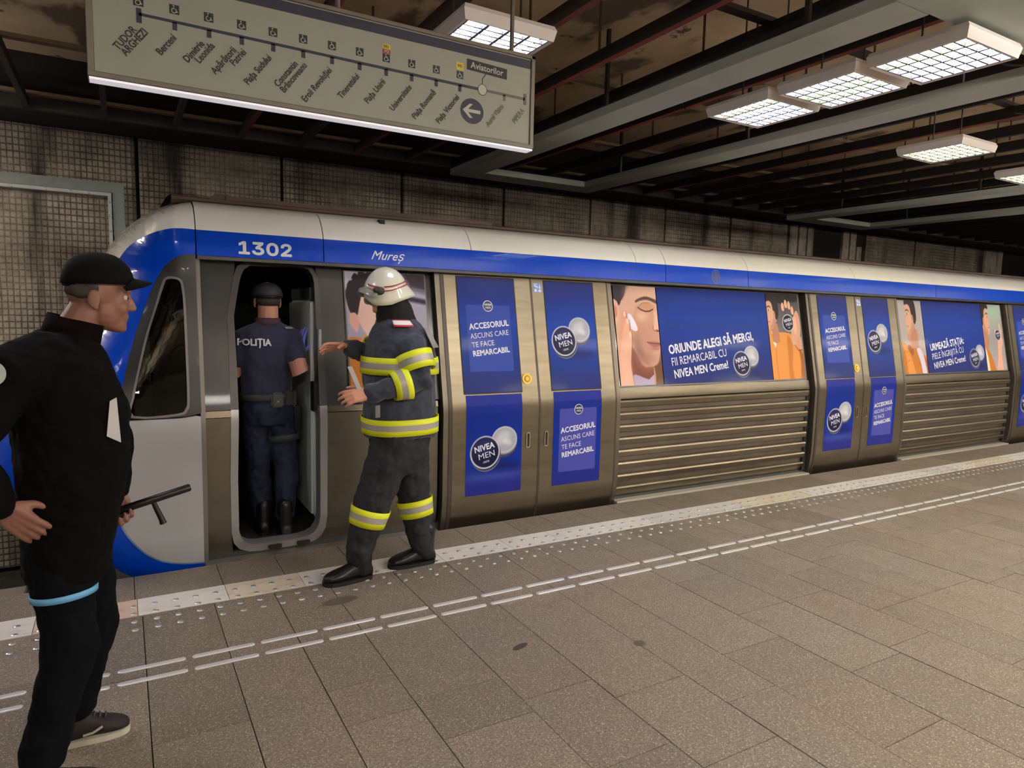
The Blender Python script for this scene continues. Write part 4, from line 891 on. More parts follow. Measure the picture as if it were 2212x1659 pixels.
def man_print(kind, x0, x1, step):
    p = Paint(x0, .99, x1, 1.862, step); P = lambda L, c, **k: p.poly(L, c, unit=True, **k)
    tx = None
    if kind == 'front':        # holds a tin towards the viewer
        p.vgrad([(0, (120,110,112)), (.6, (110,102,108)), (1, (70,64,72))]); P([(-.1,.93),(.5,.88),(1.1,.93),(1.1,1.1),(-.1,1.1)], (34,30,34), sm=1, soft=.01); p.line([(.56,.55),(.55,1.)], .002, (60,54,60))
        P([(-.1,.60),(.10,.56),(.35,.55),(.60,.54),(.85,.48),(1.0,.34),(1.1,.1),(1.1,-.1),(-.1,-.1)], ORG3, sm=2); P([(.55,.52),(.70,.40),(.62,.15),(.66,-.1),(.5,-.1),(.52,.3)], ORG, soft=.012, sm=2); P([(.86,.46),(.98,.30),(1.1,.3),(1.1,-.1),(.86,-.1),(.9,.2)], ORG2, soft=.01, sm=2)
        P([(.08,.56),(.24,.52),(.20,.42),(.16,.36),(.10,.44)], (240,236,240), sm=1); p.line([(.17,.38),(.15,.2),(.17,-.05)], .0025, ORG2)
        small_head(p, .15, .76, .40, -1, P)
        P([(.70,.40),(.86,.42),(.96,.52),(1.0,.66),(.97,.76),(.88,.80),(.70,.60)], (214,160,136), sm=3); P([(.80,.40),(.95,.34),(1.0,.38),(1.0,.48),(.9,.5)], (206,150,124), sm=2); p.line([(.76,.40),(.86,.335),(.98,.345)], .003, (60,34,28))
        X, Z = hand_tin(p, P, .62, .66, .088, ((-.12,.20), (-.02,.235), (.08,.22), (.17,.16))); P([(.78,.72),(.86,.72),(.88,.60),(.82,.52),(.77,.58)], (232,176,150), sm=3); tx = (X, Z, .088)
    if kind == 'side':
        p.vgrad([(0, (170,160,160)), (1, (176,168,172))])
        P([(.0,.44),(.14,.42),(.34,.36),(.50,.40),(.72,.38),(.88,.26),(1.1,.2),(1.1,-.1),(-.1,-.1),(-.1,.30)], ORG, sm=2); P([(.10,.40),(.3,.3),(.42,.1),(.5,-.1),(.2,-.1),(.15,.2)], ORG3, soft=.012, sm=2); P([(.62,.36),(.9,.22),(1.1,.15),(1.1,-.1),(.8,-.1)], ORG2, soft=.012, sm=2)
        P([(.60,.36),(.78,.34),(.90,.20),(.96,-.1),(.80,-.1),(.72,.15)], (214,204,226), sm=2); P([(.30,.40),(.50,.34),(.42,.24),(.28,.34)], ORG2, sm=2)
        P([(.30,.55),(.36,.40),(.52,.34),(.70,.38),(.74,.6)], (196,140,114), sm=2); small_head(p, .50, .76, .50, -1, P)
        for q_ in ((.08,.14,.3,.2),(.05,.28,.24,.30),(.5,.16,.62,.05)): p.line([(q_[0],q_[1]),((q_[0]+q_[2])/2,q_[1]+.03),(q_[2],q_[3])], .002, ORG2, .7)
    if kind == 'smile':
        p.vgrad([(0, (172,160,164)), (.5, (150,150,150)), (1, (176,188,178))]); p.blob(.5, .9, .6, .1, (150,196,160), .5)
        P([(-.1,.46),(.06,.40),(.20,.30),(.38,.10),(.42,-.1),(-.1,-.1)], ORG, sm=2); P([(-.1,.40),(.05,.3),(.12,.1),(.1,-.1),(-.1,-.1)], (232,210,180), sm=2)
        P([(-.05,.55),(.05,.45),(.16,.46),(.2,.6)], (190,136,110), sm=2); small_head(p, .16, .76, .48, 1, P)
        P([(.50,.06),(.60,.20),(.66,.40),(.72,.48),(.90,.50),(.94,.42),(.84,.34),(.80,.15),(.80,-.1),(.50,-.1)], (220,168,144), sm=2)
        X, Z = hand_tin(p, P, .72, .54, .070, ((-.10,.05), (.13,.14), (.16,.06), (.15,-.02))); tx = (X, Z, .070)
    if kind == 'chin':         # curly hair, hand at the chin
        p.vgrad([(0, (150,142,160)), (1, (184,178,198))]); P([(.55,.80),(1.1,.74),(1.1,.78),(.6,.84)], (60,48,70), soft=.01); P([(.6,1.1),(.8,.88),(1.1,.84),(1.1,1.1)], (60,54,62), soft=.03); p.line([(.2,.93),(1,.87)], .004, (120,110,130))
        P([(-.05,.42),(.14,.47),(.40,.44),(.66,.36),(.95,.10),(1.0,-.1),(-.05,-.1)], ORG, sm=2); P([(.14,.46),(.10,.38),(.20,.34),(.30,.40)], ORG3, sm=1); p.line([(.02,.36),(.3,.30),(.5,.34)], .003, ORG2); p.line([(.2,.25),(.35,.05),(.32,-.05)], .003, (90,48,20)); p.line([(.3,.22),(.55,.2)], .003, ORG2)
        P([(.18,.50),(.20,.42),(.36,.36),(.50,.5)], (196,144,124), sm=2)
        P([(.06,.70),(.10,.86),(.26,.94),(.50,.90),(.58,.78),(.62,.62),(.56,.54),(.44,.44),(.32,.42),(.22,.50),(.14,.60)], (228,186,174), sm=3); P([(.02,.72),(.0,.84),(.08,.93),(.2,.99),(.40,.98),(.52,.92),(.52,.86),(.30,.87),(.20,.82),(.16,.74),(.12,.64),(.06,.66)], HAIR, sm=3)
        for a, b in ((.12,.96),(.2,1.0),(.3,1.0),(.06,.90),(.4,.98)): P([(a-.04,b-.02),(a,b+.03),(a+.05,b)], HAIR, sm=3)
        P([(.04,.66),(.03,.60),(.07,.54),(.12,.52),(.14,.62),(.1,.67)], (226,170,154), sm=3)
        P([(.28,.735),(.38,.75),(.48,.73),(.38,.725)], (80,56,52), sm=2); eye(p, .39, .68, .05); P([(.36,.475),(.48,.485),(.56,.47),(.46,.455)], (182,108,106), sm=2)
        P([(.34,.42),(.42,.44),(.58,.40),(.62,.30),(.60,.14),(.48,.12),(.44,.28)], (228,180,164), sm=3); p.line([(.40,.43),(.50,.36)], .003, SK2); p.line([(.46,.43),(.54,.35)], .003, SK2)
    return p, tx
def bay(x0, x1, step, left, right, t, ws, tinx, vis=True):
    side_bay(x0, x1); L = bank(x0-.02, x1)
    a, b_ = x0+.052, x1-.062
    if not vis:
        panel('window_glazing', rrect(a, .99, b_, 1.862, 0), body_s, mat('plain_blue_vinyl', (38,62,160), .3), L, .004, -.003, zs=DZ); return
    pa = print_face(a, a+.488, step) if left == 'face' else man_print('side', a, a+.500, step)[0]
    pa.build('window_advert', body_s, VIN, L, -.003)
    c0 = a+(.497 if left == 'face' else .510); c1 = b_-(.505 if right == 'front' else .520)
    centre_print(L, c0, c1, step*1.3, *t, *ws, tinx)
    pb, tx = man_print(right, c1+.008, b_-.002, step)
    pb.build('window_advert', body_s, VIN, L, -.003)
    if tx: tin_text(body_s, L, tx[0], tx[1], tx[2], off=-.005)
bay(3.668, 6.235, .0042, 'face', 'front', ('ORIUNDE ALEGI SĂ MERGI,', 'FII REMARCABIL CU', 'NIVEA MEN Creme!'), (1.13, .715, .70), 5.238)
bay(7.905, 10.425, .008, 'side', 'smile', ('URMEAZĂ STAȚIA:', 'PIELE ÎNGRIJITĂ CU', 'NIVEA MEN Creme!'), (.78, .735, .735), 9.56)
bay(12.10, 14.62, .03, 'side', 'smile', None, None, None, False)
# cab-side window advert (mostly behind the firefighter)
pw1, _ = man_print('chin', 1.361, 1.958, .0042); o = pw1.build('window_advert', body_s, VIN, tr, -.004)
panel('window_frame', [[(1.352, .962), (1.966, .962), (1.966, 1.868), (1.352, 1.868)], [(1.360, .972), (1.958, .972), (1.958, 1.862), (1.360, 1.862)]], body_s, mat('window_frame_grey', (96,92,90), .4, .6), tr, .008, -.004, zs=DZ)
# ================================================================== people
SKIN = mat('skin', (200,142,116), .5, 0, sss=.12, bump=(120,.12,.001)); SKIN_SHADED = mat('skin_guard_shaded', (142,98,84), .55, 0, sss=.1, bump=(120,.12,.001))  # guard's skin is darkened in colour to stand in for weak light
TEXC = bpy.data.textures.new('folds', 'CLOUDS'); TEXC.noise_scale = .11; TEXC.noise_depth = 2
TEXF = bpy.data.textures.new('fine_folds', 'CLOUDS'); TEXF.noise_scale = .045; TEXF.noise_depth = 1
def V3(*a): return Vector(a)
def limb(mb, pts, rad, n=14, m=0):
    pts = [Vector(p) for p in pts]; rad = list(rad)
    d0 = (pts[0]-pts[1]).normalized(); d1 = (pts[-1]-pts[-2]).normalized()
    P = [pts[0]+d0*rad[0]*.95, pts[0]+d0*rad[0]*.75, pts[0]+d0*rad[0]*.4]+pts+[pts[-1]+d1*rad[-1]*.4, pts[-1]+d1*rad[-1]*.75, pts[-1]+d1*rad[-1]*.95]
    R = [rad[0]*.3, rad[0]*.66, rad[0]*.92]+rad+[rad[-1]*.92, rad[-1]*.66, rad[-1]*.3]
    mb.tube(P, R, n, m)
def ellip(mb, c, r, M=None, n=14, k=9):
    M = M or Matrix.Identity(3); V = []; F = []
    for j in range(1, k):
        a = PI*j/k
        for i in range(n):
            b = 2*PI*i/n; V.append(Vector(c)+M @ Vector((r[0]*math.sin(a)*math.cos(b), r[1]*math.sin(a)*math.sin(b), r[2]*math.cos(a))))
    V.append(Vector(c)+M @ Vector((0, 0, r[2]))); V.append(Vector(c)+M @ Vector((0, 0, -r[2]))); t = len(V)-2
    for j in range(k-2):
        for i in range(n): F.append((j*n+i, j*n+(i+1) % n, (j+1)*n+(i+1) % n, (j+1)*n+i))
    for i in range(n): F.append((t, (i+1) % n, i)); F.append((t+1, (k-2)*n+i, (k-2)*n+(i+1) % n))
    mb.add(V, F)
def sec_at(S, z):   # sections (z, cx, cy, rx, ry)
    if z <= S[0][0]: return S[0][1:]
    for a, b in zip(S, S[1:]):
        if z <= b[0]:
            t = (z-a[0])/(b[0]-a[0]); return tuple(a[i]+(b[i]-a[i])*t for i in range(1, 5))
    return S[-1][1:]
def spt(S, z, an, off=0, e=.86):
    cx, cy, rx, ry = sec_at(S, z); c, s = math.cos(an), math.sin(an)
    return Vector((cx+math.copysign(abs(c)**e, c)*(rx+off), cy+math.copysign(abs(s)**e, s)*(ry+off), z))
def loft(mb, S, n=28):
    zs = [s[0] for s in S]; V = []; F = []
    for z in zs:
        for k in range(n): V.append(spt(S, z, 2*PI*k/n))
    for j in range(len(zs)-1):
        for k in range(n): F.append((j*n+k, j*n+(k+1) % n, (j+1)*n+(k+1) % n, (j+1)*n+k))
    F.append(tuple(range(n))[::-1]); F.append(tuple((len(zs)-1)*n+k for k in range(n))); mb.add(V, F)
def wrap(name, S, z0, z1, a0, a1, mats, parent, off=.012, n=40, stripes=(1,), tilt=0, th=.004):
    V = []; F = []; mi = []; rows = [0]
    for s in stripes: rows.append(rows[-1]+s)
    zs = [z0+(z1-z0)*r/rows[-1] for r in rows]; full = abs(a1-a0) > 2*PI-.01
    for z in zs:
        for k in range(n+1):
            an = a0+(a1-a0)*k/n; V.append(spt(S, z+tilt*math.cos(an), an, off))
    for j in range(len(zs)-1):
        for k in range(n): F.append((j*(n+1)+k, j*(n+1)+k+1, (j+1)*(n+1)+k+1, (j+1)*(n+1)+k)); mi.append(j % len(mats))
    me = mesh(name, V, F, mats, mi, True); o = link(name, me, parent); mo = o.modifiers.new('t', 'SOLIDIFY'); mo.thickness = th; mo.offset = 0
    return o
def cuff(name, A, B, t0, t1, r0, r1, mats, parent, stripes=(1,), n=24, th=.004):
    A, B = Vector(A), Vector(B); ax = (B-A).normalized(); u = ax.cross(Vector((0, 1, 0)) if abs(ax.y) < .9 else Vector((1, 0, 0))).normalized(); v = ax.cross(u)
    rows = [0]
    for s in stripes: rows.append(rows[-1]+s)
    V = []; F = []; mi = []
    for r in rows:
        q = r/rows[-1]; t = t0+(t1-t0)*q; rr = r0+(r1-r0)*q
        for k in range(n): V.append(A+(B-A)*t+(u*math.cos(2*PI*k/n)+v*math.sin(2*PI*k/n))*rr)
    for j in range(len(rows)-1):
        for k in range(n): F.append((j*n+k, j*n+(k+1) % n, (j+1)*n+(k+1) % n, (j+1)*n+k)); mi.append(j % len(mats))
    o = link(name, mesh(name, V, F, mats, mi, True), parent); mo = o.modifiers.new('t', 'SOLIDIFY'); mo.thickness = th; mo.offset = 0
    return o
def remesh(name, mb, m, parent, vox=.008, sm=4, folds=0, fine=0, loc=None):
    me = mesh('tmp', mb.V, mb.F, m); o = bpy.data.objects.new('tmp', me); C.objects.link(o)
    bm = bmesh.new(); bm.from_mesh(me); bmesh.ops.recalc_face_normals(bm, faces=bm.faces); bm.to_mesh(me); bm.free()
    r = o.modifiers.new('r', 'REMESH'); r.mode = 'VOXEL'; r.voxel_size = vox
    s = o.modifiers.new('s', 'SMOOTH'); s.factor = .5; s.iterations = sm
    if folds: d = o.modifiers.new('d', 'DISPLACE'); d.texture = TEXC; d.texture_coords = 'GLOBAL'; d.strength = folds; d.mid_level = .5
    if fine: d = o.modifiers.new('f', 'DISPLACE'); d.texture = TEXF; d.texture_coords = 'GLOBAL'; d.strength = fine; d.mid_level = .5
    bpy.context.view_layer.update()
    me2 = bpy.data.meshes.new_from_object(o.evaluated_get(bpy.context.evaluated_depsgraph_get())); bpy.data.objects.remove(o)
    me2.name = name; me2.materials.clear(); me2.materials.append(m); me2.polygons.foreach_set('use_smooth', [True]*len(me2.polygons))
    if loc: me2.transform(Matrix.Translation(-Vector(loc)))
    return link(name, me2, parent, loc or (0, 0, 0))
def hand(mb, wrist, d, pn, thumb, curl=.35, s=1.0, spread=.10, thumb_c=.3):
    wrist = Vector(wrist); d = Vector(d).normalized(); pn = Vector(pn); pn = (pn-d*pn.dot(d)).normalized(); ac = d.cross(pn).normalized()*thumb
    L = .088*s
    for k, o_ in enumerate((.030, .010, -.010, -.029)):
        limb(mb, [wrist+ac*o_*.55*s, wrist+d*L*(.55)+ac*o_*.9*s, wrist+d*L*(1.0-.03*abs(k-1))+ac*o_*s], [.017*s, .0165*s, .0125*s], 10)
    ellip(mb, wrist+d*L*.45, (.036*s, .036*s, .016*s), Matrix((d, ac, pn)).transposed())
    for k, (o_, l) in enumerate(zip((.031, .010, -.011, -.031), (.96, 1.06, 1.0, .80))):
        p = wrist+d*L*(1.0-.03*abs(k-1))+ac*o_*s; a = curl*(.55+.1*k); q = [p]
        dd = (d+ac*(spread*(1.4-k))).normalized()
        for seg, f in ((.044, 1), (.028, 1.15), (.021, .8)):
            dirn = dd*math.cos(a)+pn*math.sin(a); p = p+dirn*seg*l*s; q.append(p); a += curl*f
        limb(mb, q, [.0105*s, .0095*s, .0085*s, .007*s], 10)
    b = wrist+d*L*.25+ac*.024*s+pn*.006*s; t1 = (d*.62+ac*.72+pn*.25).normalized(); t2 = (d*.85+ac*.25+pn*thumb_c*1.4).normalized()
    limb(mb, [b, b+t1*.040*s, b+t1*.040*s+t2*.030*s, b+t1*.04*s+t2*.052*s], [.016*s, .0125*s, .011*s, .0085*s], 10)
def head(mb, c, f, s=1.0, up=(0, 0, 1)):
    c = Vector(c); f = Vector(f).normalized(); up = Vector(up); up = (up-f*up.dot(f)).normalized(); r = f.cross(up)
    M = Matrix((f, r, up)).transposed(); P = lambda a, b, z: c+(f*a+r*b+up*z)*s
    E = lambda p, rr: ellip(mb, P(*p), tuple(x*s for x in rr), M)
    E((-.004, 0, .032), (.092, .076, .090)); E((.025, 0, -.045), (.062, .060, .065)); E((.045, 0, -.015), (.048, .056, .070)); E((.052, 0, -.088), (.036, .034, .026)); E((.070, 0, -.100), (.018, .022, .015))
    E((.084, 0, .026), (.014, .050, .011)); limb(mb, [P(.084, 0, .012), P(.098, 0, -.014), P(.104, 0, -.028)], [.009*s, .011*s, .0115*s], 10); E((.100, .010, -.034), (.012, .009, .008)); E((.100, -.010, -.034), (.012, .009, .008))
    E((.082, 0, -.056), (.011, .024, .006)); E((.081, 0, -.067), (.011, .022, .007)); E((.060, .034, -.030), (.028, .022, .026)); E((.060, -.034, -.030), (.028, .022, .026))
    for sd in (-1, 1):
        E((-.010, sd*.078, -.008), (.020, .008, .032)); E((-.004, sd*.076, -.034), (.010, .007, .010))
    return P
def eyes(P, par, s=1.0):
    for sd in (-1, 1):
        mb = MB(); ellip(mb, P(.0775, sd*.031, .004), (.0092*s,)*3); mb.build('eye', mat('eye_white', (196,186,180), .2), par, True)
        mb = MB(); ellip(mb, P(.0845, sd*.031, .003), (.0045*s,)*3); mb.build('eye', mat('iris', (36,28,24), .1), par, True)
def shoe(name, heel, toe, m, sole_m, parent, w_=.048, h=.09, boot=0, lift=0, glossy=None):
    heel = Vector(heel); toe = Vector(toe); d = toe-heel; L = d.length; d.normalize(); s = Vector((-d.y, d.x, 0)).normalized(); up = Vector((0, 0, 1))
    prof = [(0, .60, .055), (.06, .80, .085), (.18, .86, .10), (.32, .80, .105), (.46, .82, .085), (.62, .98, .068), (.78, 1.0, .056), (.90, .82, .046), (.97, .5, .036), (1.0, .2, .028)]
    sh = Vector((0, 0, 0)); V = []; F = []; n = 14
    for q, w2, hh in prof:
        for k in range(n):
            a = 2*PI*k/n; x = math.cos(a)*w_*w2; z = .012+(math.sin(a)*.5+.5)*(hh*(h/.1))
            V.append(heel+d*L*q+s*x+up*z)
    for j in range(len(prof)-1):
        for k in range(n): F.append((j*n+k, j*n+(k+1) % n, (j+1)*n+(k+1) % n, (j+1)*n+k))
    F.append(tuple(range(n))[::-1]); F.append(tuple((len(prof)-1)*n+k for k in range(n)))
    mb = MB(); mb.add(V, F)
    if boot: limb(mb, [heel+d*L*.20+up*.06, heel+d*L*.20+up*boot], [w_*.95, w_*1.12])
    o = remesh(name, mb, m, parent, .006, 3)
    out = []
    for k in range(24):
        a = 2*PI*k/24; q = .5-.5*math.cos(a); wd = pw(q, [(0, .3), (.05, .75), (.3, .88), (.65, 1.06), (.9, .9), (1, .35)])*w_
        out.append(heel+d*L*(q*1.02-.01)+s*math.copysign(wd, math.sin(a)) if 0 < k != 12 else heel+d*L*(q*1.02-.01))
    V = [p+up*0 for p in out]+[p+up*(.022) for p in out]; F = [(k, (k+1) % 24, 24+(k+1) % 24, 24+k) for k in range(24)]+[tuple(range(24))[::-1], tuple(range(24, 48))]
    link('sole', mesh('sole', V, F, sole_m), o)
    return o

YELB = mat('hi_vis_yellow', (226,232,30), .5, 0, emit=0); SILB = mat('reflective_silver', (176,172,164), .4, .2)
BLK_L = mat('black_leather', (20,19,19), .35); SOLEB = mat('black_sole', (14,14,14), .7)

# ------------------------------------------------ firefighter
fx = V3(1.43, 3.86, 0)
fb = MB()
FH = V3(1.385, 3.88, 1.705)
PH = head(fb, (1.37, 3.88, 1.695), (-1, .18, -.05), .98); limb(fb, [(1.40, 3.88, 1.64), (1.43, 3.88, 1.50)], [.058, .062])
FS = [(.84, 1.462, 3.88, .212, .200), (.95, 1.460, 3.88, .215, .205), (1.10, 1.456, 3.88, .213, .208), (1.28, 1.456, 3.88, .212, .212), (1.38, 1.452, 3.88, .195, .222), (1.46, 1.448, 3.88, .165, .200), (1.52, 1.440, 3.88, .130, .145), (1.56, 1.425, 3.88, .10, .10)]
SHN, ELN, WRN = (1.455, 3.715, 1.40), (1.495, 3.635, 1.205), (1.215, 3.660, 1.135)
SHF, ELF, WRF = (1.40, 4.05, 1.40), (1.36, 4.12, 1.30), (1.195, 4.03, 1.366)
loft(fb, [(z, cx, cy, rx-.06, ry-.06) for z, cx, cy, rx, ry in FS])
limb(fb, [SHN, ELN, WRN], [.055, .045, .030]); limb(fb, [SHF, ELF, WRF], [.055, .045, .029])
hand(fb, (1.19, 3.660, 1.132), (-1, -.05, -.12), (0, .9, -.5), -1, .55, 1.02, .10)
hand(fb, (1.185, 4.03, 1.368), (-1, 0, .08), (.0, -.6, -.8), 1, .28, 1.02, .09, .6)
LHN, LKN, LAN = (1.40, 3.80, .82), (1.262, 3.805, .455), (1.178, 3.815, .14)
LHF, LKF, LAF = (1.53, 3.94, .80), (1.578, 3.925, .40), (1.618, 3.885, .12)
limb(fb, [LHN, LKN, LAN], [.085, .06, .045]); limb(fb, [LHF, LKF, LAF], [.085, .06, .045])
ff = remesh('person', fb, SKIN, None, .0048, 3, loc=tuple(fx)); 
tag(ff, 'firefighter in dark gear with yellow bands and cream helmet, walking left on the platform', 'person')
JK = mat('turnout_jacket', (52,58,74), .8, 0, sheen=.2, bump=(90, .35, .003), var=((7,7,7), .6, (30,33,43))); TRO = mat('turnout_trousers', (33,34,40), .8, 0, bump=(90, .35, .003), var=((7,7,7), .6, (22,22,27)))
jb = MB(); loft(jb, FS); limb(jb, [V3(1.45, 3.80, 1.43), SHN, ELN, WRN], [.085, .098, .086, .058]); limb(jb, [V3(1.44, 3.96, 1.42), SHF, ELF, WRF], [.085, .090, .078, .053])
jk = remesh('jacket', jb, JK, ff, .009, 5, .030, .010)
tb = MB(); loft(tb, [(.62, 1.44, 3.87, .12, .12), (.72, 1.455, 3.87, .165, .165), (.84, 1.462, 3.88, .175, .175), (.92, 1.462, 3.88, .17, .17)])
limb(tb, [LHN, LKN, LAN], [.135, .108, .074]); limb(tb, [LHF, LKF, LAF], [.130, .104, .080])
remesh('trousers', tb, TRO, ff, .009, 5, .032, .012)
B3 = [YELB, SILB, YELB]
wrap('reflective_band', FS, .868, .965, 0, 2*PI, B3, ff, .014, 56, (1, 1.1, 1), .004)
wrap('reflective_band', FS, 1.225, 1.325, 0, 2*PI, B3, ff, .016, 56, (1, 1.1, 1), .0)
cuff('reflective_band', SHN, ELN, .28, .78, .112, .104, B3, ff, (1, 1.1, 1)); cuff('reflective_band', ELN, WRN, .26, .60, .095, .078, B3, ff, (1, 1.1, 1))
cuff('reflective_band', SHF, ELF, .3, .78, .10, .094, B3, ff, (1, 1.1, 1))
cuff('reflective_band', LKN, LAN, .08, .40, .118, .105, B3, ff, (1, 1.1, 1)); cuff('reflective_band', LKF, LAF, -.05, .32, .116, .104, B3, ff, (1, 1.1, 1))
wrap('shoulder_patch', FS, 1.385, 1.50, -1.02, -.58, [mat('grey_patch', (150,150,150), .6)], ff, .030, 8)
bdg = wrap('rank_badge', FS, 1.505, 1.545, -2.05, -1.45, [mat('badge_red', (190,40,44), .5), mat('badge_white', (226,224,222), .5), mat('badge_red', (190,40,44), .5)], ff, .034, 8, (1, 2.4, .6))
shoe('boot', (1.262, 3.815, 0), (.968, 3.80, 0), BLK_L, SOLEB, ff, .058, .115, .22); shoe('boot', (1.70, 3.885, 0), (1.395, 3.895, 0), BLK_L, SOLEB, ff, .058, .115, .22)
hb = MB(); limb(hb, [(1.395, 3.88, 1.66), (1.42, 3.88, 1.58), (1.44, 3.88, 1.49)], [.100, .112, .128]); remesh('neck_hood', hb, mat('black_hood', (16,16,18), .9), ff, .009, 4, .012, .006)
# helmet
HM_ = mat('helmet_cream', (216,213,196), .22, 0, coat=.6); HR = mat('helmet_red', (150,28,30), .35)
HC = V3(1.365, 3.88, 1.700)
def hel(a, v, off=0):    # a: angle from the front, v: 0 rim .. 1 crown
    ca, sa = math.cos(a), math.sin(a)
    zb = 1.640 - .022*math.cos(a-.0) + (.030*max(0, -ca)) + (.045*max(0, ca)**6) - .018*max(0, math.sin(abs(a))-.5)
    zt = 1.853; ph = math.asin(max(0, min(1, v)))
    rx = .138+.002*ca; ry = .122; k = math.cos(ph*1.0) if v > .42 else math.cos(math.asin(.42)*1.0)*(1+.0*v)+(.42-v)*.02
    fl = (.42-v)*.16*max(0, -ca)**1.5 if v < .42 else 0
    z = zb+(zt-zb)*(v if v < .42 else v)
    return V3(HC.x-ca*(rx*k+fl+off), HC.y-sa*(ry*k+fl*.3+off), z+off*v)
na, nv = 40, 16; V = []; F = []
for j in range(nv+1):
    v = (j/nv)**.8 if j else 0
    v = min(v, .9995)
    for i in range(na): V.append(hel(2*PI*i/na, v))
for j in range(nv):
    for i in range(na): F.append((j*na+i, j*na+(i+1) % na, (j+1)*na+(i+1) % na, (j+1)*na+i))
F.append(tuple(nv*na+i for i in range(na)))
hm_o = link('helmet', mesh('helmet', V, F, HM_, None, True), ff); so = hm_o.modifiers.new('t', 'SOLIDIFY'); so.thickness = .006; so.offset = -1
for v0, v1 in ((.44, .475), (.34, .375)):
    for rng_ in ((1.20, 2.9), (.30, .95), (-2.9, -1.2), (-.95, -.3)):
        V = [hel(rng_[0]+(rng_[1]-rng_[0])*k/20, v, .0022) for v in (v0, v1) for k in range(21)]
        V = [p+V3(0, 0, .014*((k % 21)/20 if rng_[0] > 0 and rng_[0] > 1 else 0)) for k, p in enumerate(V)]
        link('stripe', mesh('stripe', V, [(k, k+1, 21+k+1, 21+k) for k in range(20)], HR, None, True), hm_o)
for sd in (-1, 1):
    mb = MB(); c = hel(sd*1.02, .36, .004); ellip(mb, c, (.030, .014, .024)); ellip(mb, c+V3(-.026, 0, .004), (.016, .012, .014)); mb.build('side_knob', mat('knob_black', (36,36,34), .5), hm_o, True)
mb = MB(); V = []
for j, (rr, dz) in enumerate(((.0, .012), (.028, -.006), (.034, -.030))):
    for k in range(13):
        a = -.95+1.9*k/12; p = hel(a, .30, .004+rr*math.cos(a)**1.0); V.append(p+V3(0, 0, dz))
link('visor', mesh('visor', V, [(j*13+k, j*13+k+1, (j+1)*13+k+1, (j+1)*13+k) for j in range(2) for k in range(12)], mat('visor_smoke', (150,152,142), .15, coat=1), None, True), hm_o)
link('document', mesh('document', [(1.070, 3.655, 1.285), (1.095, 3.655, 1.287), (1.150, 3.655, 1.160), (1.125, 3.655, 1.155), (1.070, 3.661, 1.285), (1.095, 3.661, 1.287), (1.150, 3.661, 1.160), (1.125, 3.661, 1.155)], [(0,1,2,3),(7,6,5,4),(0,4,5,1),(1,5,6,2),(2,6,7,3),(3,7,4,0)], mat('folded_paper', (176,172,174), .6)))
tag(bpy.data.objects['document'], 'grey folded paper held in the firefighter\'s lower hand', 'paper')
pk = MB(); pk.box((1.235, 3.67, .99), (1.262, 3.69, 1.06)); pk.build('pocket_clip', mat('clip_grey', (120,120,120), .4), ff)

# ------------------------------------------------ police officer in the cab doorway
po = MB(); PX = V3(.87, 4.86, .02)
head(po, (.872, 4.875, 1.640), (.06, 1, 0), 1.06); limb(po, [(.873, 4.855, 1.60), (.874, 4.865, 1.47)], [.066, .070])
PS = [(.97, .862, 4.87, .168, .128), (1.10, .862, 4.87, .168, .124), (1.25, .866, 4.87, .180, .128), (1.36, .868, 4.87, .192, .126), (1.43, .870, 4.87, .178, .110), (1.475, .872, 4.87, .115, .088), (1.51, .873, 4.865, .072, .070)]
loft(po, [(z, cx, cy, rx-.03, ry-.03) for z, cx, cy, rx, ry in PS])
PR, PE, PW_ = (1.018, 4.850, 1.400), (1.052, 4.69, 1.152), (1.082, 4.83, 1.268)
PL, PLE, PLW = (.722, 4.87, 1.40), (.655, 4.88, 1.15), (.70, 5.10, 1.12)
limb(po, [PR, PE, PW_], [.060, .060, .038]); limb(po, [PL, PLE, PLW], [.055, .046, .03])
hand(po, PW_, (.06, .10, .98), (.9, .3, -.1), -1, .12, 1.0, .12); hand(po, PLW, (0, 1, 0), (1, 0, 0), -1, .3)
p1 = [(.79, 4.87, .90), (.802, 4.875, .45), (.822, 4.89, .16)]; p2 = [(.945, 4.865, .90), (.975, 4.815, .46), (.950, 4.735, .18)]
limb(po, p1, [.075, .055, .042]); limb(po, p2, [.075, .055, .042])
pol = remesh('person', po, SKIN, None, .0048, 3, loc=tuple(PX))
tag(pol, 'police officer in navy shirt and cap, back turned, in the open cab doorway', 'person')
SHN_ = mat('navy_polo', (44,46,70), .85, 0, sheen=.2, bump=(150, .2, .002)); NTR = mat('navy_trousers', (24,32,56), .75, 0, bump=(80, .3, .003))
sb = MB(); loft(sb, PS); limb(sb, [(.96, 4.87, 1.42), PR, Vector(PR).lerp(Vector(PE), .52)], [.07, .078, .074]); limb(sb, [(.78, 4.87, 1.42), PL, Vector(PL).lerp(Vector(PLE), .62)], [.07, .076, .07])
remesh('shirt', sb, SHN_, pol, .008, 4, .022, .006)
tb = MB(); loft(tb, [(.80, .868, 4.865, .165, .125), (.90, .868, 4.865, .175, .135), (1.00, .864, 4.87, .165, .125)]); limb(tb, p1, [.100, .078, .066]); limb(tb, p2, [.100, .080, .066]); remesh('trousers', tb, NTR, pol, .008, 4, .028, .010)
BELTM = mat('belt_webbing', (58,62,54), .7)
WS = [(.96, .864, 4.87, .176, .138), (1.02, .864, 4.87, .176, .134)]
wrap('duty_belt', WS, .968, 1.012, 0, 2*PI, [BELTM], pol, .004, 40)
box('belt_pouch', (.862, 4.715, .925), (.945, 4.752, 1.025), mat('pouch_green', (74,80,72), .6), pol, .012); mb = MB(); ellip(mb, (.905, 4.712, .965), (.006, .003, .006)); mb.build('pouch_stud', STUDM, pol, True)
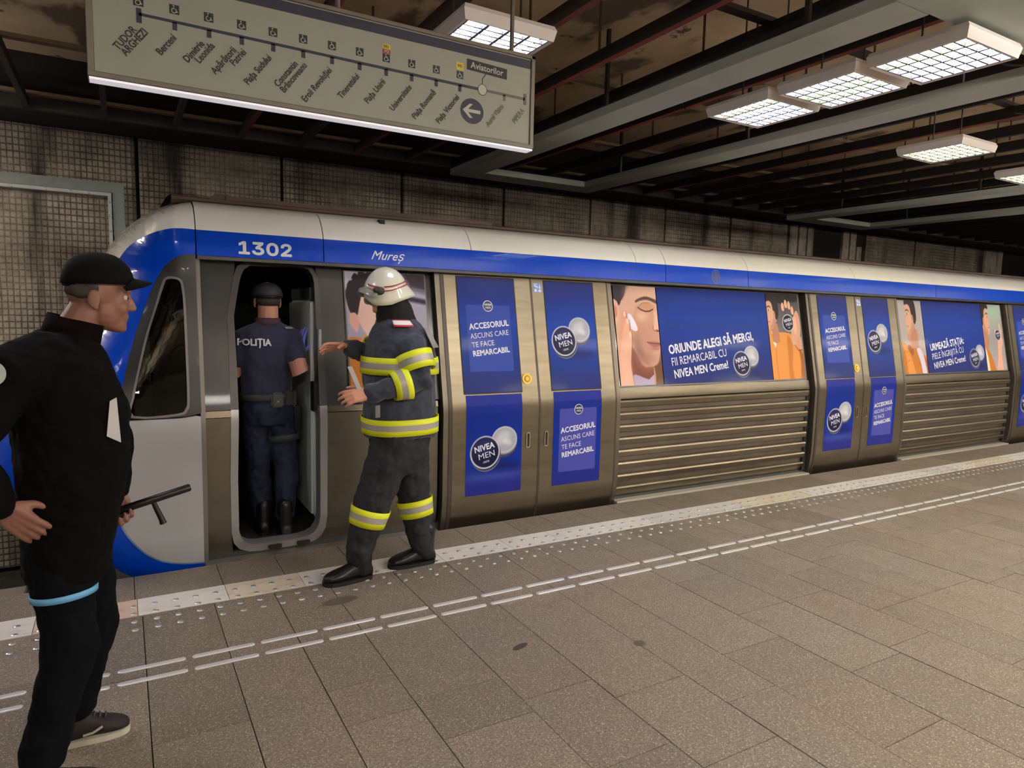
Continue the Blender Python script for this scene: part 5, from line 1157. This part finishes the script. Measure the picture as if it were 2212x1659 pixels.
box('belt_pouch', (.955, 4.735, .93), (1.0, 4.775, 1.045), mat('pouch_black', (44,46,42), .6), pol, .010); box('belt_pouch', (1.004, 4.76, .92), (1.04, 4.81, 1.03), mat('pouch_black', (44,46,42), .6), pol, .010)
box('holster', (1.035, 4.80, .68), (1.075, 4.87, .93), BLK_L, pol, .012); cuff('holster_strap', p2[0], p2[1], .42, .52, .106, .102, [BELTM], pol)
shoe('boot', (.825, 4.79, .02), (.83, 5.08, .02), BLK_L, SOLEB, pol, .050, .11, .20); shoe('boot', (.942, 4.66, .02), (.965, 4.95, .02), BLK_L, SOLEB, pol, .052, .11, .22)
# cap
def dome_part(name, c, rx, ry, rz, m, par, zcut=0, n=32, k=8, p=1.0):
    V = []; F = []
    for j in range(k):
        a = .5*PI*j/k; V += [(c[0]+rx*math.cos(a)**p*math.cos(2*PI*i/n), c[1]+ry*math.cos(a)**p*math.sin(2*PI*i/n), c[2]+rz*math.sin(a)) for i in range(n)]
    V.append((c[0], c[1], c[2]+rz))
    for j in range(k-1):
        for i in range(n): F.append((j*n+i, j*n+(i+1) % n, (j+1)*n+(i+1) % n, (j+1)*n+i))
    for i in range(n): F.append(((k-1)*n+i, (k-1)*n+(i+1) % n, k*n))
    o = link(name, mesh(name, V, F, m, None, True), par); s = o.modifiers.new('t', 'SOLIDIFY'); s.thickness = .005; s.offset = 0
    return o
CAPN = mat('cap_dark_navy', (44,42,48), .7, bump=(60, .3, .003)); cp = dome_part('cap', (.872, 4.868, 1.674), .098, .116, .088, CAPN, pol, p=.72)
mb = MB(); mb.tube([(.872+.091*math.cos(a), 4.868+.109*math.sin(a), 1.668) for a in [2*PI*k/24 for k in range(25)]], .009, 8, caps=False); mb.build('cap_band', BLK_L, cp, True)
hb = MB(); ellip(hb, (.872, 4.835, 1.640), (.083, .076, .042)); remesh('hair', hb, mat('short_dark_hair', (56,46,42), .9, bump=(400, .5, .002)), pol, .006, 2)
mb = MB(); V = [(.872+.085*math.sin(t), 4.868+.095*math.cos(t)+e*.055*math.cos(t*1.1), 1.668-e*.02) for e in (0, 1) for t in [-1+2*k/10 for k in range(11)]]; link('peak', mesh('peak', V, [(k, k+1, 12+k, 11+k) for k in range(10)], BLK_L), cp)
wrap('collar', [(1.47, .873, 4.865, .080, .078), (1.535, .873, 4.862, .066, .066)], 1.478, 1.527, 0, 2*PI, [mat('burgundy_collar', (76,52,66), .8)], pol, .008, 30)
wrap('epaulette', [(1.40, .98, 4.87, .12, .09), (1.48, .93, 4.87, .07, .07)], 1.455, 1.468, -1.3, .1, [mat('epaulette_edge', (150,152,160), .6)], pol, .012, 12)
def backf(X, Z):
    cx, cy, rx, ry = sec_at(PS, Z); u = max(-.93, min(.93, (X-cx)/(rx+.008))); return (X, cy-(ry+.014)*(1-abs(u)**2.33)**.43, Z)
text('back_lettering', 'POLIȚIA', .668, 1.345, .062, None, WHITEL, pol, -.01, .035, 'LEFT', frame=backf, width=.200)
gb = MB(); hand(gb, PW_, (.06, .10, .98), (.9, .3, -.1), -1, .12, 1.06, .12); limb(gb, [Vector(PW_)-V3(.02, .05, .03), PW_], [.037, .036]); remesh('glove', gb, mat('blue_nitrile', (126,140,245), .35), pol, .004, 2)

# ------------------------------------------------ guard in the foreground
gd = MB(); GX = V3(-.18, 2.65, 0); GC = V3(-.064, 2.65, 1.620)
GP = head(gd, GC, (1, .02, -.06), 1.0); limb(gd, [GC+V3(-.03, 0, -.05), (-.135, 2.65, 1.50), (-.16, 2.65, 1.42)], [.058, .062, .07])
GS = [(.70, -.180, 2.65, .118, .170), (.80, -.172, 2.65, .135, .180), (.92, -.160, 2.65, .145, .190), (1.06, -.150, 2.65, .165, .200), (1.22, -.150, 2.65, .170, .205), (1.33, -.165, 2.65, .160, .215), (1.41, -.175, 2.65, .140, .205), (1.47, -.165, 2.65, .100, .130), (1.51, -.150, 2.65, .078, .085)]
loft(gd, [(z, cx, cy, rx-.05, ry-.05) for z, cx, cy, rx, ry in GS])
N1, N2, N3 = (-.285, 2.455, 1.395), (-.405, 2.42, 1.17), (-.335, 2.455, 1.000)
F1, F2, F3 = (-.120, 2.84, 1.385), (-.035, 2.875, 1.110), (-.040, 2.865, .915)
limb(gd, [N1, N2, N3], [.055, .045, .030]); limb(gd, [F1, F2, F3], [.055, .045, .030])
hand(gd, (-.325, 2.462, .985), (.62, .12, -.75), (.2, .9, .1), 1, .30, 1.05, .09)
hand(gd, (-.040, 2.862, .905), (.22, -.05, -1), (.05, -1, 0), 1, 1.15, 1.0, .0, 1.0)
g1 = [(-.20, 2.58, .85), (-.175, 2.545, .48), (-.262, 2.50, .15)]; g2 = [(-.155, 2.72, .85), (-.118, 2.765, .46), (-.185, 2.785, .15)]
limb(gd, g1, [.08, .06, .045]); limb(gd, g2, [.08, .06, .045])
gu = remesh('person', gd, SKIN_SHADED, None, .0048, 3, loc=tuple(GX))
tag(gu, 'man in black jacket and peaked cap walking right at the left edge', 'person')
eyes(GP, gu)
hr = MB(); hc = GC+V3(-.030, 0, .0)
for sd in (-1, 1): ellip(hr, GC+V3(-.012, sd*.073, .020), (.022, .008, .034))
ellip(hr, GC+V3(-.054, 0, .022), (.040, .070, .030))
for sd in (-1, 1): ellip(hr, GC+V3(-.040, sd*.056, .020), (.040, .022, .028)); remesh('hair', hr, mat('grey_hair', (92,84,78), .8, bump=(300, .5, .002)), gu, .006, 2)
GJ = mat('black_jacket', (6,5,6), .9, 0, spec=.15, bump=(60, .3, .003)); GT = mat('black_trousers', (7,9,15), .9, 0, spec=.15, bump=(60, .3, .003))
jb = MB(); loft(jb, GS); limb(jb, [(-.20, 2.55, 1.43), N1, N2, N3], [.080, .090, .075, .052]); limb(jb, [(-.15, 2.75, 1.43), F1, F2, F3], [.08, .078, .068, .050]); remesh('jacket', jb, GJ, gu, .009, 5, .028, .008)
tb = MB(); loft(tb, [(.66, -.18, 2.65, .10, .13), (.76, -.18, 2.65, .12, .155), (.88, -.17, 2.65, .12, .16)]); limb(tb, g1, [.100, .080, .066]); limb(tb, g2, [.098, .078, .064]); remesh('trousers', tb, GT, gu, .009, 5, .026, .008)
CAPB = mat('cap_black', (9,9,8), .9, spec=.2, bump=(80, .2, .002)); gc = dome_part('cap', (-.061, 2.65, 1.662), .104, .088, .102, CAPB, gu, p=.80)
V = []; F = []; nu, nw = 7, 13
for i in range(nu):
    for j in range(nw):
        sv = -1+2*j/(nw-1); e = i/(nu-1); x0 = .012+.022*math.sqrt(max(0, 1-sv*sv)); x1 = .020+.078*(1-abs(sv)**2.6)
        V.append((x0+(x1-x0)*e, 2.65+sv*.078, 1.684-.012*e-.030*sv*sv))
for i in range(nu-1):
    for j in range(nw-1): F.append((i*nw+j, i*nw+j+1, (i+1)*nw+j+1, (i+1)*nw+j))
vz = link('visor', mesh('visor', V, F, CAPB, None, True), gc); s = vz.modifiers.new('t', 'SOLIDIFY'); s.thickness = .006; s.offset = 0
mb = MB(); mb.tube([(-.060-.097*math.cos(a), 2.65+.083*math.sin(a), 1.660) for a in [-.9+1.8*k/10 for k in range(11)]], .007, 6); mb.build('strap', CAPB, gc, True)
wrap('collar', [(1.46, -.150, 2.65, .085, .085), (1.57, -.115, 2.65, .078, .072)], 1.462, 1.545, .5, 2*PI-.5, [mat('maroon_collar', (14,7,6), .95, spec=.1)], gu, .008, 30, tilt=-.022)
cuff('train_glint_ring', g1[0], g1[1], .49, .545, .0945, .0925, [mat('pale_blue_glint', (110,178,226), .6)], gu)  # pale blue ring standing in for the highlight on the train's skirt
mb = MB(); cc = V3(-.316, 2.366, 1.395); V = [(cc.x+.030*math.cos(2*PI*k/24), cc.y, cc.z+.034*math.sin(2*PI*k/24)) for k in range(24)]+[(cc.x+.030*math.cos(2*PI*k/24), cc.y+.006, cc.z+.034*math.sin(2*PI*k/24)) for k in range(24)]
link('sleeve_emblem', mesh('sleeve_emblem', V, [tuple(range(24)), tuple(range(24, 48))[::-1]]+[(k, 24+k, 24+(k+1) % 24, (k+1) % 24) for k in range(24)], mat('pale_emblem', (176,186,182), .6)), gu)
V = [(cc.x+.016*math.cos(2*PI*k/16), cc.y-.001, cc.z+.018*math.sin(2*PI*k/16)) for k in range(16)]; link('emblem_centre', mesh('emblem_centre', V, [tuple(range(16))], mat('emblem_grey', (120,130,132), .6)), gu)
pq = [(-0.038, 2.472, 1.292), (-0.019, 2.472, 1.303), (-0.011, 2.472, 1.157), (-0.050, 2.472, 1.180)]
link('pocket_paper', mesh('pocket_paper', pq+[(x, y+.003, z) for x, y, z in pq], [(0,1,2,3),(7,6,5,4),(0,4,5,1),(1,5,6,2),(2,6,7,3),(3,7,4,0)], mat('white_paper', (206,204,208), .6)), gu)
shoe('sneaker', (-.345, 2.50, 0), (-.09, 2.49, 0), BLK_L, mat('white_sole', (190,184,168), .6), gu, .046, .10)
sn = shoe('sneaker', (-.232, 2.790, 0), (-.018, 2.800, 0), mat('black_mesh_shoe', (34,28,28), .7), mat('white_sole', (190,184,168), .6), gu, .046, .10)
mb = MB(); mb.tube([(-.165, 2.752, .040), (-.135, 2.748, .045), (-.105, 2.745, .062)], .0045, 6); mb.build('side_stripe', mat('white_sole', (190,184,168), .6), sn, True)
for k in range(4):
    x = -.15+.018*k; mb = MB(); mb.tube([(x, 2.775, .098-.006*k), (x+.004, 2.795, .104-.006*k), (x, 2.815, .098-.006*k)], .003, 5); mb.build('lace', mat('lace_grey', (70,72,76), .7), sn, True)
# baton
bt = thing('baton', 'black side-handle baton held out by the man in the black jacket', 'baton', (.06, 2.83, .86))
BM = mat('baton_black', (18,14,14), .4)
a_, b2 = V3(-.085, 2.828, .824), V3(.214, 2.83, .901)
mb = MB(); mb.tube([a_, a_+(b2-a_)*.02, b2-(b2-a_)*.02, b2], [.010, .0145, .0145, .011], 14); mb.build('shaft', BM, bt, True)
jn = a_+(b2-a_)*.56; mb = MB(); mb.tube([jn, jn+V3(.010, 0, -.030), jn+V3(.030, 0, -.082), jn+V3(.034, 0, -.096)], [.009, .0095, .011, .013], 12); mb.build('side_handle', BM, bt, True)
